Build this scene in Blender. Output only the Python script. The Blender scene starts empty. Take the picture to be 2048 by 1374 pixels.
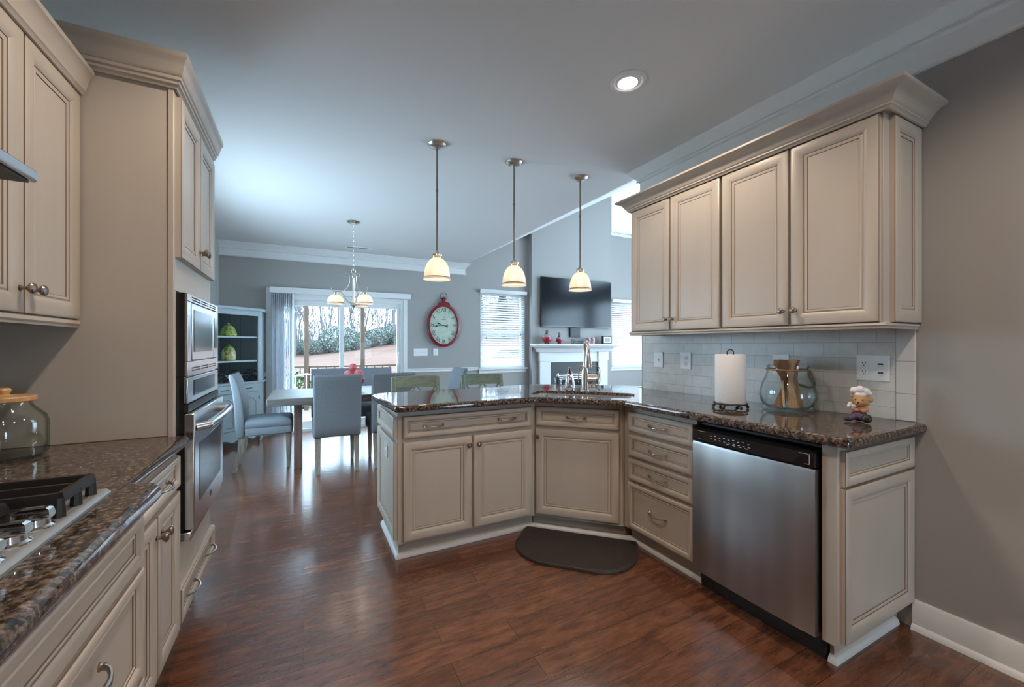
import bpy, math, random
from mathutils import Vector, Matrix
from mathutils.geometry import tessellate_polygon

S = bpy.context.scene
COL = S.collection
PI = math.pi
def R(d): return math.radians(d)

# ------------------------------------------------------------------ camera
CAM_H = 1.25
cam_d = bpy.data.cameras.new('camera')
cam = bpy.data.objects.new('camera', cam_d)
COL.objects.link(cam)
cam.location = (0, 0, CAM_H)
cam.rotation_euler = (PI/2, 0, -0.4723)
cam_d.sensor_width = 36.0
cam_d.lens = 36.0*815.7/2048
cam_d.shift_y = 3.0/2048
cam_d.clip_start = 0.02
cam_d.clip_end = 300
S.camera = cam

# ------------------------------------------------------------------ view, world
S.view_settings.view_transform = 'Standard'
S.view_settings.look = 'None'
S.view_settings.gamma = 1
S.view_settings.use_curve_mapping = False
S.view_settings.exposure = 1.6
world = bpy.data.worlds.new('overcast_sky')
S.world = world
world.use_nodes = True
wn = world.node_tree.nodes
wn['Background'].inputs[0].default_value = (0.58, 0.80, 1.0, 1)
wn['Background'].inputs[1].default_value = 4.6
S.cycles.max_bounces = 8
S.cycles.diffuse_bounces = 5
S.cycles.glossy_bounces = 4
S.cycles.transmission_bounces = 8
S.cycles.transparent_max_bounces = 12
S.cycles.caustics_reflective = False
S.cycles.caustics_refractive = False
S.cycles.sample_clamp_indirect = 4
S.cycles.use_denoising = True

WARM = (1.0, 0.82, 0.66)
LAMP_WHITE = (1.0, 0.85, 0.68)
CAN_POWER = 19.0
PENDANT_POWER = 1.0
CHANDELIER_POWER = .4

# ------------------------------------------------------------------ materials
def mat(name, col, rough=0.5, metal=0.0, spec=0.5, **k):
    m = bpy.data.materials.new(name); m.use_nodes = True
    b = m.node_tree.nodes['Principled BSDF']
    b.inputs['Base Color'].default_value = (*col, 1)
    b.inputs['Roughness'].default_value = rough
    b.inputs['Metallic'].default_value = metal
    b.inputs['Specular IOR Level'].default_value = spec
    for n, v in k.items():
        b.inputs[n.replace('_', ' ')].default_value = v
    return m
def N(m, t, **kw):
    n = m.node_tree.nodes.new(t)
    for a, v in kw.items(): setattr(n, a, v)
    return n
def L(m, a, b): m.node_tree.links.new(a, b)
def bsdf(m): return m.node_tree.nodes['Principled BSDF']
def position(m, scale=(1,1,1), loc=(0,0,0), rot=(0,0,0), obj=False):
    if obj:
        src = N(m, 'ShaderNodeTexCoord').outputs['Object']
    else:
        src = N(m, 'ShaderNodeNewGeometry').outputs['Position']
    mp = N(m, 'ShaderNodeMapping')
    mp.inputs['Scale'].default_value = scale
    mp.inputs['Location'].default_value = loc
    mp.inputs['Rotation'].default_value = rot
    L(m, src, mp.inputs['Vector'])
    return mp.outputs[0]
def ramp(m, fac, stops, interp='LINEAR'):
    r = N(m, 'ShaderNodeValToRGB'); cr = r.color_ramp; cr.interpolation = interp
    while len(cr.elements) < len(stops): cr.elements.new(0.5)
    for e, (p, c) in zip(cr.elements, stops):
        e.position = p; e.color = (*c, 1)
    L(m, fac, r.inputs[0]); return r.outputs[0]
def noise(m, vec, scale, detail=4, rough=0.55):
    n = N(m, 'ShaderNodeTexNoise')
    n.inputs['Scale'].default_value = scale; n.inputs['Detail'].default_value = detail
    n.inputs['Roughness'].default_value = rough
    if vec is not None: L(m, vec, n.inputs['Vector'])
    return n
def bump(m, h, strength=0.2, dist=0.01):
    b = N(m, 'ShaderNodeBump'); b.inputs['Strength'].default_value = strength
    b.inputs['Distance'].default_value = dist
    L(m, h, b.inputs['Height']); L(m, b.outputs[0], bsdf(m).inputs['Normal'])
    return b
def mix(m, fac, a, b, mode='MIX'):
    x = N(m, 'ShaderNodeMix', data_type='RGBA', blend_type=mode)
    for i, v in ((0, fac), (6, a), (7, b)):
        if isinstance(v, (int, float)): x.inputs[i].default_value = v
        elif isinstance(v, tuple): x.inputs[i].default_value = (*v, 1)
        else: L(m, v, x.inputs[i])
    return x.outputs[2]

M = {}
def paint(name, col, rough=0.6, bs=0.03):
    m = mat(name, col, rough, spec=0.35)
    n = noise(m, position(m), 180, 2); bump(m, n.outputs[0], bs, 0.004)
    return m
M['wall'] = paint('greige_wall_paint', (0.362, 0.350, 0.333), 0.7, 0.05)
M['ceiling'] = paint('ceiling_paint', (0.76, 0.76, 0.75), 0.8, 0.04)
M['trim'] = paint('white_trim_paint', (0.76, 0.77, 0.76), 0.38, 0.01)
def cream():
    m = mat('cream_cabinet_paint', (0.49, 0.435, 0.37), 0.36, spec=0.45)
    n = noise(m, position(m, (1, 1, 0.25)), 9, 3)
    L(m, ramp(m, n.outputs[0], [(0.35, (0.48, 0.425, 0.36)), (0.65, (0.50, 0.445, 0.38))]), bsdf(m).inputs['Base Color'])
    return m
M['cream'] = cream()
M['glaze'] = mat('brown_glaze', (0.17, 0.11, 0.065), 0.5)
M['white'] = mat('white_plastic', (0.82, 0.83, 0.83), 0.35)
M['slot'] = mat('dark_slot', (0.03, 0.03, 0.03), 0.5)
M['black'] = mat('black_gloss', (0.012, 0.012, 0.014), 0.12)
M['blackmat'] = mat('black_satin', (0.015, 0.015, 0.016), 0.45)
M['nickel'] = mat('satin_nickel', (0.62, 0.58, 0.52), 0.28, 1.0)
M['pull_metal'] = mat('aged_nickel', (0.40, 0.36, 0.31), 0.30, 1.0)
M['pewter'] = mat('antique_pewter', (0.30, 0.25, 0.21), 0.32, 1.0)
M['deck_steel'] = mat('pale_satin_steel', (0.36, 0.385, 0.40), 0.40, 0.55)
M['chrome'] = mat('polished_chrome', (0.75, 0.75, 0.76), 0.08, 1.0)
M['iron'] = mat('cast_iron', (0.018, 0.015, 0.014), 0.42)
def steel():
    m = mat('brushed_stainless', (0.50, 0.49, 0.48), 0.27, 1.0)
    n = noise(m, position(m, (1, 1, 0.004)), 240, 2)
    L(m, ramp(m, n.outputs[0], [(0.3, (0.34,)*3), (0.7, (0.39,)*3)]), bsdf(m).inputs['Roughness'])
    n2 = noise(m, position(m, (1, 1, 0.05)), 7, 1)
    L(m, ramp(m, n2.outputs[0], [(0.3, (0.33, 0.325, 0.32)), (0.7, (0.54, 0.54, 0.54))]), bsdf(m).inputs['Base Color'])
    bump(m, n2.outputs[0], 0.12, 0.02)
    return m
M['steel'] = steel()
M['steel_plain'] = mat('satin_stainless', (0.62, 0.62, 0.63), 0.22, 1.0)
def granite():
    m = mat('brown_granite', (0.05, 0.03, 0.02), 0.05, spec=0.6)
    p = position(m)
    n1 = noise(m, p, 92, 5, 0.66)
    v = N(m, 'ShaderNodeTexVoronoi'); v.inputs['Scale'].default_value = 95; L(m, p, v.inputs['Vector'])
    base = ramp(m, n1.outputs[0], [(0.34, (0.010, 0.009, 0.009)), (0.46, (0.030, 0.023, 0.021)), (0.55, (0.11, 0.082, 0.067)), (0.66, (0.25, 0.20, 0.17))])
    g = N(m, 'ShaderNodeSeparateColor'); L(m, v.outputs['Color'], g.inputs[0])
    spk = ramp(m, g.outputs[0], [(0.72, (0, 0, 0)), (0.9, (0.45, 0.45, 0.45))])
    c = mix(m, spk, base, (0.20, 0.15, 0.12))
    L(m, c, bsdf(m).inputs['Base Color'])
    return m
M['granite'] = granite()
def floor_wood():
    m = mat('hand_scraped_hardwood', (0.12, 0.05, 0.03), 0.2, spec=0.75, Coat_Weight=0.6, Coat_Roughness=0.14)
    p = position(m)
    br = N(m, 'ShaderNodeTexBrick'); br.offset = 0.37; br.offset_frequency = 2
    br.inputs['Scale'].default_value = 1.0
    br.inputs['Brick Width'].default_value = 0.82; br.inputs['Row Height'].default_value = 0.118
    br.inputs['Mortar Size'].default_value = 0.0014; br.inputs['Mortar Smooth'].default_value = 0.2
    br.inputs['Bias'].default_value = 0.0
    br.inputs['Color1'].default_value = (0.30, 0.30, 0.30, 1); br.inputs['Color2'].default_value = (0.85, 0.85, 0.85, 1)
    br.inputs['Mortar'].default_value = (0.4, 0.4, 0.4, 1)
    L(m, p, br.inputs['Vector'])
    g1 = noise(m, position(m, (2.4, 11, 1)), 2.4, 7, 0.68)
    g2 = noise(m, position(m, (6, 42, 1)), 2.5, 5, 0.65)
    c1 = ramp(m, g1.outputs[0], [(0.32, (0.085, 0.032, 0.018)), (0.5, (0.19, 0.073, 0.037)), (0.70, (0.29, 0.120, 0.062))])
    c2 = mix(m, 0.30, c1, ramp(m, g2.outputs[0], [(0.35, (0.35,)*3), (0.6, (1.0,)*3)]), 'MULTIPLY')
    c3 = mix(m, 0.55, c2, br.outputs['Color'], 'MULTIPLY')
    c4 = mix(m, br.outputs['Fac'], c3, (0.03, 0.014, 0.01))
    L(m, c4, bsdf(m).inputs['Base Color'])
    L(m, ramp(m, g2.outputs[0], [(0.3, (0.235,)*3), (0.7, (0.275,)*3)]), bsdf(m).inputs['Roughness'])
    sc = noise(m, position(m, (4, 24, 1)), 2.0, 3, 0.5)
    h = N(m, 'ShaderNodeMath', operation='MULTIPLY_ADD')
    L(m, br.outputs['Fac'], h.inputs[0]); h.inputs[1].default_value = -0.5; L(m, sc.outputs[0], h.inputs[2])
    bp = bump(m, h.outputs[0], 0.18, 0.005); L(m, bp.outputs[0], bsdf(m).inputs['Coat Normal'])
    return m
M['floor'] = floor_wood()
def tile():
    m = mat('stone_subway_tile', (0.55, 0.53, 0.49), 0.32, spec=0.45)
    g = N(m, 'ShaderNodeNewGeometry'); sp = N(m, 'ShaderNodeSeparateXYZ'); L(m, g.outputs['Position'], sp.inputs[0])
    cb = N(m, 'ShaderNodeCombineXYZ'); L(m, sp.outputs[1], cb.inputs[0]); L(m, sp.outputs[2], cb.inputs[1])
    mp = N(m, 'ShaderNodeMapping'); mp.inputs['Location'].default_value = (-0.855+0.0728, -0.889, 0); L(m, cb.outputs[0], mp.inputs[0])
    br = N(m, 'ShaderNodeTexBrick'); br.offset = 0.5; br.inputs['Scale'].default_value = 1
    br.inputs['Brick Width'].default_value = 0.1455; br.inputs['Row Height'].default_value = 0.0745
    br.inputs['Mortar Size'].default_value = 0.0016; br.inputs['Mortar Smooth'].default_value = 0.3
    br.inputs['Color1'].default_value = (0.60, 0.59, 0.56, 1); br.inputs['Color2'].default_value = (0.67, 0.66, 0.63, 1)
    br.inputs['Mortar'].default_value = (0.40, 0.385, 0.36, 1)
    L(m, mp.outputs[0], br.inputs['Vector'])
    n = noise(m, position(m), 22, 6, 0.7)
    c = mix(m, 0.25, br.outputs['Color'], ramp(m, n.outputs[0], [(0.35, (0.62,)*3), (0.6, (1,)*3)]), 'MULTIPLY')
    L(m, c, bsdf(m).inputs['Base Color'])
    h = N(m, 'ShaderNodeMath', operation='MULTIPLY_ADD'); L(m, br.outputs['Fac'], h.inputs[0]); h.inputs[1].default_value = -1.0
    s = N(m, 'ShaderNodeMath', operation='MULTIPLY'); L(m, n.outputs[0], s.inputs[0]); s.inputs[1].default_value = 0.2
    L(m, s.outputs[0], h.inputs[2]); bump(m, h.outputs[0], 0.35, 0.003)
    return m
M['tile'] = tile()
def edge_tile():
    m = mat('stone_edge_tile', (0.54, 0.52, 0.48), 0.32)
    g = N(m, 'ShaderNodeNewGeometry'); sp = N(m, 'ShaderNodeSeparateXYZ'); L(m, g.outputs['Position'], sp.inputs[0])
    a = N(m, 'ShaderNodeMath', operation='SUBTRACT'); L(m, sp.outputs[2], a.inputs[0]); a.inputs[1].default_value = 0.885
    d = N(m, 'ShaderNodeMath', operation='MODULO'); L(m, a.outputs[0], d.inputs[0]); d.inputs[1].default_value = 0.1455
    l = N(m, 'ShaderNodeMath', operation='LESS_THAN'); L(m, d.outputs[0], l.inputs[0]); l.inputs[1].default_value = 0.003
    L(m, mix(m, l.outputs[0], (0.62, 0.60, 0.57), (0.30, 0.28, 0.25)), bsdf(m).inputs['Base Color'])
    return m
M['edge_tile'] = edge_tile()
def fabric(name, col):
    m = mat(name, col, 0.9, spec=0.2)
    n = noise(m, position(m, obj=True), 420, 2); bump(m, n.outputs[0], 0.25, 0.002)
    n2 = noise(m, position(m, obj=True), 60, 4)
    L(m, mix(m, 0.3, (*col,), ramp(m, n2.outputs[0], [(0.3, (0.6,)*3), (0.7, (1,)*3)]), 'MULTIPLY'), bsdf(m).inputs['Base Color'])
    return m
M['fabric'] = fabric('grey_blue_linen', (0.19, 0.215, 0.24))
def wood(name, c1, c2, sc=(3, 3, 30), rough=0.5):
    m = mat(name, c1, rough)
    n = noise(m, position(m, sc, obj=True), 3, 5, 0.6)
    L(m, ramp(m, n.outputs[0], [(0.3, c1), (0.7, c2)]), bsdf(m).inputs['Base Color'])
    bump(m, n.outputs[0], 0.1, 0.003)
    return m
M['table_wood'] = wood('weathered_grey_wood', (0.095, 0.088, 0.080), (0.20, 0.19, 0.18), (1.2, 26, 10), 0.45)
M['post_wood'] = wood('brown_rustic_wood', (0.13, 0.075, 0.06), (0.24, 0.15, 0.125), (20, 20, 2))
M['leg_wood'] = wood('driftwood_leg', (0.17, 0.15, 0.12), (0.33, 0.30, 0.25), (25, 25, 3))
M['spoon'] = wood('utensil_wood', (0.34, 0.21, 0.12), (0.55, 0.38, 0.24), (20, 20, 4))
M['spoon_dark'] = wood('dark_utensil_wood', (0.16, 0.08, 0.04), (0.30, 0.16, 0.09), (20, 20, 4))
M['lid_wood'] = wood('lid_wood', (0.42, 0.22, 0.09), (0.62, 0.36, 0.16), (20, 20, 4), 0.4)
M['sage'] = wood('sage_green_wood', (0.115, 0.15, 0.11), (0.21, 0.255, 0.195), (4, 20, 20), 0.4)
M['hutch'] = mat('blue_grey_paint', (0.30, 0.37, 0.395), 0.45)
M['hutch_line'] = mat('hutch_groove', (0.10, 0.15, 0.18), 0.6)
def glass(name, tint=(0.92, 0.96, 0.95), refl=0.12, edge=None):
    m = bpy.data.materials.new(name); m.use_nodes = True
    nt = m.node_tree; nt.nodes.remove(nt.nodes['Principled BSDF'])
    t = N(m, 'ShaderNodeBsdfTransparent'); t.inputs[0].default_value = (*tint, 1)
    if edge:
        lw = N(m, 'ShaderNodeLayerWeight'); lw.inputs[0].default_value = 0.5
        L(m, ramp(m, lw.outputs['Facing'], [(0.55, tint), (0.95, edge)]), t.inputs[0])
    g = N(m, 'ShaderNodeBsdfGlossy'); g.inputs[0].default_value = (1, 1, 1, 1); g.inputs['Roughness'].default_value = 0.02
    f = N(m, 'ShaderNodeLayerWeight'); f.inputs[0].default_value = 0.5
    p = N(m, 'ShaderNodeMath', operation='POWER'); L(m, f.outputs['Facing'], p.inputs[0]); p.inputs[1].default_value = 4.0
    a = N(m, 'ShaderNodeMath', operation='MULTIPLY_ADD'); L(m, p.outputs[0], a.inputs[0]); a.inputs[1].default_value = 0.45; a.inputs[2].default_value = 0.001+refl*0.14
    x = N(m, 'ShaderNodeMixShader'); L(m, a.outputs[0], x.inputs[0]); L(m, t.outputs[0], x.inputs[1]); L(m, g.outputs[0], x.inputs[2])
    L(m, x.outputs[0], nt.nodes['Material Output'].inputs[0])
    return m
M['pane'] = glass('window_glass', (0.97, 0.985, 0.985), 0.02)
M['glass'] = glass('clear_jar_glass', (0.965, 0.985, 0.98), 0.25, (0.30, 0.40, 0.38))
M['red_glass'] = glass('red_glass', (0.75, 0.06, 0.10), 0.4)
def alabaster():
    m = bpy.data.materials.new('alabaster_glass'); m.use_nodes = True
    nt = m.node_tree; nt.nodes.remove(nt.nodes['Principled BSDF'])
    n = noise(m, position(m, obj=True), 9, 4, 0.6)
    c = ramp(m, n.outputs[0], [(0.35, (0.70, 0.62, 0.53)), (0.65, (0.82, 0.77, 0.70))])
    t = N(m, 'ShaderNodeBsdfTranslucent'); L(m, c, t.inputs[0])
    d = N(m, 'ShaderNodeBsdfDiffuse'); L(m, c, d.inputs[0])
    g = N(m, 'ShaderNodeBsdfGlossy'); g.inputs['Roughness'].default_value = 0.1
    x = N(m, 'ShaderNodeMixShader'); x.inputs[0].default_value = 0.45; L(m, t.outputs[0], x.inputs[1]); L(m, d.outputs[0], x.inputs[2])
    y = N(m, 'ShaderNodeMixShader'); y.inputs[0].default_value = 0.06; L(m, x.outputs[0], y.inputs[1]); L(m, g.outputs[0], y.inputs[2])
    w = N(m, 'ShaderNodeBsdfTransparent'); z = N(m, 'ShaderNodeMixShader'); z.inputs[0].default_value = 0.10
    L(m, y.outputs[0], z.inputs[1]); L(m, w.outputs[0], z.inputs[2])
    L(m, z.outputs[0], nt.nodes['Material Output'].inputs[0])
    return m
M['alabaster'] = alabaster()
def emit(name, col, st):
    m = bpy.data.materials.new(name); m.use_nodes = True
    nt = m.node_tree; nt.nodes.remove(nt.nodes['Principled BSDF'])
    e = N(m, 'ShaderNodeEmission'); e.inputs[0].default_value = (*col, 1); e.inputs[1].default_value = st
    L(m, e.outputs[0], nt.nodes['Material Output'].inputs[0]); return m
M['bulb'] = emit('lit_bulb', (1.0, 0.83, 0.62), 9.0)
M['can_lens'] = emit('lit_lens', (1.0, 0.86, 0.76), 2.6)
def slat_mat():
    m = bpy.data.materials.new('white_blind_slat'); m.use_nodes = True
    nt = m.node_tree; nt.nodes.remove(nt.nodes['Principled BSDF'])
    t = N(m, 'ShaderNodeBsdfTranslucent'); t.inputs[0].default_value = (.78, .80, .82, 1)
    d = N(m, 'ShaderNodeBsdfDiffuse'); d.inputs[0].default_value = (.80, .81, .82, 1)
    x = N(m, 'ShaderNodeMixShader'); x.inputs[0].default_value = .84; L(m, t.outputs[0], x.inputs[1]); L(m, d.outputs[0], x.inputs[2])
    L(m, x.outputs[0], nt.nodes['Material Output'].inputs[0]); return m
M['slat'] = slat_mat()
M['vslat'] = mat('vertical_blind_vinyl', (0.62, 0.65, 0.69), 0.5)
M['tv'] = mat('tv_screen', (0.006, 0.008, 0.011), 0.15, spec=0.3)
M['red'] = mat('red_enamel', (0.24, 0.012, 0.02), 0.35)
def speckle_red():
    m = mat('red_mosaic_ball', (0.5, 0.03, 0.05), 0.3)
    v = N(m, 'ShaderNodeTexVoronoi', feature='DISTANCE_TO_EDGE'); v.inputs['Scale'].default_value = 62; L(m, position(m, obj=True), v.inputs['Vector'])
    L(m, ramp(m, v.outputs['Distance'], [(0.04, (0.62, 0.22, 0.19)), (0.12, (0.42, 0.015, 0.035))]), bsdf(m).inputs['Base Color'])
    return m
M['red_ball'] = speckle_red()
def clock_face():
    m = mat('aged_clock_face', (0.52, 0.55, 0.46), 0.5)
    n = noise(m, position(m, obj=True), 14, 5, 0.65)
    L(m, ramp(m, n.outputs[0], [(0.3, (0.40, 0.46, 0.36)), (0.62, (0.52, 0.60, 0.50))]), bsdf(m).inputs['Base Color'])
    return m
M['clock_face'] = clock_face()
M['ink'] = mat('black_ink', (0.012, 0.014, 0.013), 0.5)
M['rubber'] = mat('brown_rubber_mat', (0.030, 0.024, 0.022), 0.5)
def mat_tex():
    m = M['rubber']
    v = N(m, 'ShaderNodeTexVoronoi'); v.inputs['Scale'].default_value = 90; L(m, position(m), v.inputs['Vector'])
    bump(m, v.outputs['Distance'], 0.4, 0.004)
mat_tex()
def paper():
    m = mat('paper_towel', (0.80, 0.79, 0.78), 0.95, spec=0.1)
    v = N(m, 'ShaderNodeTexVoronoi'); v.inputs['Scale'].default_value = 150; L(m, position(m), v.inputs['Vector'])
    bump(m, v.outputs['Distance'], 0.22, 0.003); return m
M['paper'] = paper()
M['rope'] = mat('jute_rope', (0.26, 0.17, 0.10), 0.9)
def bee(name, c1, c2):
    m = mat(name, c1, 0.35)
    n = noise(m, position(m, obj=True), 28, 4)
    L(m, ramp(m, n.outputs[0], [(0.42, c1), (0.52, c2)]), bsdf(m).inputs['Base Color']); return m
M['jar_green'] = bee('green_ceramic', (0.10, 0.17, 0.035), (0.33, 0.42, 0.10))
M['jar_yellow'] = bee('yellow_ceramic', (0.16, 0.17, 0.05), (0.52, 0.48, 0.20))
M['bear'] = mat('golden_bear_resin', (0.42, 0.23, 0.09), 0.5)
M['hat'] = mat('white_resin', (0.72, 0.70, 0.70), 0.45)
M['purple'] = mat('plum_resin', (0.09, 0.05, 0.10), 0.5)
M['orange'] = mat('orange_resin', (0.55, 0.25, 0.14), 0.5)
M['silver_glass'] = mat('mercury_glass', (0.55, 0.60, 0.70), 0.12, 1.0)
M['copper'] = mat('bronze_pump', (0.22, 0.13, 0.12), 0.25, 1.0)
M['mug'] = bee('red_white_pattern', (0.66, 0.62, 0.62), (0.46, 0.20, 0.22))
M['lcd'] = mat('lcd_panel', (0.16, 0.19, 0.20), 0.3)
# outdoors
def clay():
    m = mat('red_clay_ground', (0.50, 0.33, 0.27), 0.95, spec=0.1)
    n = noise(m, position(m, (0.35, 0.7, 1)), 0.6, 6, 0.65)
    L(m, ramp(m, n.outputs[0], [(0.3, (0.085, 0.042, 0.030)), (0.55, (0.115, 0.070, 0.055)), (0.75, (0.125, 0.10, 0.088))]), bsdf(m).inputs['Base Color'])
    return m
M['clay'] = clay()
M['bark'] = mat('hazed_bark', (0.095, 0.090, 0.095), 0.9, spec=0.1)  # bark colour lightened to stand in for distance haze
M['leaf'] = bee('shrub_leaf', (0.030, 0.068, 0.022), (0.075, 0.125, 0.048))
M['haze_leaf'] = bee('hazed_undergrowth', (0.070, 0.095, 0.075), (0.12, 0.135, 0.118))  # distance haze mixed into these leaf greens
M['pine'] = bee('evergreen_needle', (0.030, 0.045, 0.035), (0.062, 0.080, 0.068))
M['porch_wood'] = wood('porch_post_wood', (0.05, 0.028, 0.018), (0.11, 0.068, 0.042), (12, 12, 2))
M['deck'] = wood('deck_boards', (0.13, 0.12, 0.11), (0.19, 0.18, 0.17), (3, 20, 3))
M['car'] = mat('silver_car_paint', (0.35, 0.38, 0.42), 0.25, 0.5)

# ------------------------------------------------------------------ mesh builder
WO = {}                 # world origin of every object, for parenting
class MB:
    def __init__(s, T=None):
        s.v = []; s.f = []; s.m = []; s.T = T or Matrix.Identity(4)
    def add(s, vs, fs, mi=0):
        b = len(s.v); flip = s.T.determinant() < 0
        s.v += [s.T @ Vector(v) for v in vs]
        for k, f in enumerate(fs):
            f = [b+i for i in f]
            s.f.append(f[::-1] if flip else f); s.m.append(mi if isinstance(mi, int) else mi[k])
        return s
    def box(s, x0, x1, y0, y1, z0, z1, mi=0):
        vs = [(x, y, z) for z in (z0, z1) for x, y in ((x0, y0), (x1, y0), (x1, y1), (x0, y1))]
        return s.add(vs, [(3,2,1,0), (4,5,6,7), (0,1,5,4), (1,2,6,5), (2,3,7,6), (3,0,4,7)], mi)
    def loft(s, rings, mi=0, cap0=False, cap1=False, closed=True):
        n = len(rings[0]); vs = [p for r in rings for p in r]; fs = []; ms = []
        for k in range(len(rings)-1):
            for i in range(n if closed else n-1):
                j = (i+1) % n
                fs.append((k*n+i, k*n+j, (k+1)*n+j, (k+1)*n+i)); ms.append(mi if isinstance(mi, int) else mi[k])
        if cap0: fs.append(tuple(range(n))[::-1]); ms.append(mi if isinstance(mi, int) else mi[0])
        if cap1: fs.append(tuple((len(rings)-1)*n+i for i in range(n))); ms.append(mi if isinstance(mi, int) else mi[-1])
        return s.add(vs, fs, ms)
    def lathe(s, prof, c=(0,0,0), n=24, mi=0, axis='z', caps=True, sx=1.0, sy=1.0):
        rings = []
        for r, z in prof:
            ring = []
            for i in range(n):
                a = 2*PI*i/n; x, y = max(r, 1e-5)*math.cos(a)*sx, max(r, 1e-5)*math.sin(a)*sy
                p = (x, y, z) if axis == 'z' else (z, x, y) if axis == 'x' else (y, z, x)
                ring.append((c[0]+p[0], c[1]+p[1], c[2]+p[2]))
            rings.append(ring)
        return s.loft(rings, mi, caps, caps)
    def ball(s, c, r, n=16, mi=0, sc=(1,1,1)):
        k = max(6, n//2)
        rings = [[(c[0]+r*sc[0]*math.sin(PI*(j)/k+1e-4)*math.cos(2*PI*i/n), c[1]+r*sc[1]*math.sin(PI*j/k+1e-4)*math.sin(2*PI*i/n), c[2]-r*sc[2]*math.cos(PI*j/k)) for i in range(n)] for j in range(k+1)]
        return s.loft(rings, mi)
    def tube(s, pts, r, n=8, mi=0, closed=False):
        pts = [Vector(p) for p in pts]; K = len(pts); rings = []; up = None
        for k, p in enumerate(pts):
            a = pts[k-1] if (k > 0 or closed) else p
            b = pts[(k+1) % K] if (k < K-1 or closed) else p
            d = (b-a).normalized()
            if up is None:
                up = Vector((0,0,1)) if abs(d.z) < 0.9 else Vector((1,0,0))
            x = d.cross(up).normalized(); up = x.cross(d).normalized()
            rr = r[k] if isinstance(r, (list, tuple)) else r
            rings.append([p+x*rr*math.cos(2*PI*i/n)+up*rr*math.sin(2*PI*i/n) for i in range(n)])
        if closed: rings.append(rings[0])
        return s.loft(rings, mi, not closed, not closed)
    def prism(s, poly, a0, a1, axis='z', mi=0):
        # poly in (x,y) for z, (y,z) for x, (x,z) for y
        def P(p, a): return (p[0], p[1], a) if axis == 'z' else (a, p[0], p[1]) if axis == 'x' else (p[0], a, p[1])
        n = len(poly)
        tri = tessellate_polygon([[Vector((p[0], p[1], 0)) for p in poly]])
        vs = [P(p, a0) for p in poly]+[P(p, a1) for p in poly]
        fs = [tuple(t) for t in tri]+[tuple(i+n for i in t)[::-1] for t in tri]
        fs += [(i, (i+1) % n, n+(i+1) % n, n+i) for i in range(n)]
        return s.add(vs, fs, mi)
    def sweep(s, prof, path, mi=0, side=1):
        # prof: (out, z) open or closed polygon; path: (x, y); out is to the right of the travel direction * side
        rings = []; K = len(path)
        for k in range(K):
            ds = []
            if k > 0: ds.append((Vector(path[k])-Vector(path[k-1])).normalized())
            if k < K-1: ds.append((Vector(path[k+1])-Vector(path[k])).normalized())
            ns = [Vector((d.y, -d.x))*side for d in ds]
            if len(ns) == 2:
                m = (ns[0]+ns[1]).normalized(); m = m/max(0.2, m.dot(ns[0]))
            else: m = ns[0]
            rings.append([(path[k][0]+m.x*o, path[k][1]+m.y*o, z) for o, z in prof])
        return s.loft(rings, mi, True, True)
    def build(s, name, mats, parent=None, bev=0, seg=2, smooth=35, origin=None, sub=0):
        if not isinstance(mats, (list, tuple)): mats = [mats]
        xs = [v.x for v in s.v]; ys = [v.y for v in s.v]; zs = [v.z for v in s.v]
        o = Vector(origin) if origin is not None else Vector(((min(xs)+max(xs))/2, (min(ys)+max(ys))/2, min(zs)))
        me = bpy.data.meshes.new(name)
        me.from_pydata([tuple(v-o) for v in s.v], [], s.f)
        for mm in mats: me.materials.append(M[mm] if isinstance(mm, str) else mm)
        me.polygons.foreach_set('material_index', s.m)
        me.polygons.foreach_set('use_smooth', [True]*len(s.f))
        me.set_sharp_from_angle(angle=R(smooth)); me.update()
        ob = bpy.data.objects.new(name, me); COL.objects.link(ob)
        WO[ob.name] = o
        if parent is not None:
            ob.parent = parent; ob.location = o-WO[parent.name]
        else: ob.location = o
        if bev:
            b = ob.modifiers.new('bevel', 'BEVEL'); b.width = bev; b.segments = seg; b.limit_method = 'ANGLE'; b.angle_limit = R(40)
        if sub:
            b = ob.modifiers.new('sub', 'SUBSURF'); b.levels = sub; b.render_levels = sub
        return ob

def thing(name, label, cat, loc, group=None):
    o = bpy.data.objects.new(name, None); COL.objects.link(o)
    o.location = loc; o.empty_display_size = 0.1; WO[o.name] = Vector(loc)
    o['label'] = label; o['category'] = cat
    if group: o['group'] = group
    return o
def tag(o, label, cat, group=None):
    o['label'] = label; o['category'] = cat
    if group: o['group'] = group
    return o
def struct(o):
    o['kind'] = 'structure'; return o
def dup(root, loc, rotz=0.0, label=None):
    r = root.copy(); COL.objects.link(r); r.location = loc; r.rotation_euler = (0, 0, rotz); WO[r.name] = Vector(loc)
    if label: r['label'] = label
    for ch in list(root.children):
        c = ch.copy(); COL.objects.link(c); c.parent = r
        for g in list(ch.children):
            d = g.copy(); COL.objects.link(d); d.parent = c
    return r
def arc(cx, cy, r, a0, a1, n):
    return [(cx+r*math.cos(a0+(a1-a0)*i/n), cy+r*math.sin(a0+(a1-a0)*i/n)) for i in range(n+1)]
def frame(o, u, n):
    u = Vector(u).normalized(); n = Vector(n).normalized()
    return Matrix(((u.x, n.x, 0, o[0]), (u.y, n.y, 0, o[1]), (0, 0, 1, o[2]), (0, 0, 0, 1)))
def light(name, kind, loc, power, col, size=0.05, parent=None, **k):
    d = bpy.data.lights.new(name, kind); d.energy = power; d.color = col
    if kind == 'AREA': d.shape = 'DISK'; d.size = size
    else: d.shadow_soft_size = size
    for a, v in k.items(): setattr(d, a, v)
    o = bpy.data.objects.new(name, d); COL.objects.link(o)
    if parent is not None: o.parent = parent; o.location = Vector(loc)-WO[parent.name]
    else: o.location = loc
    return o

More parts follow.
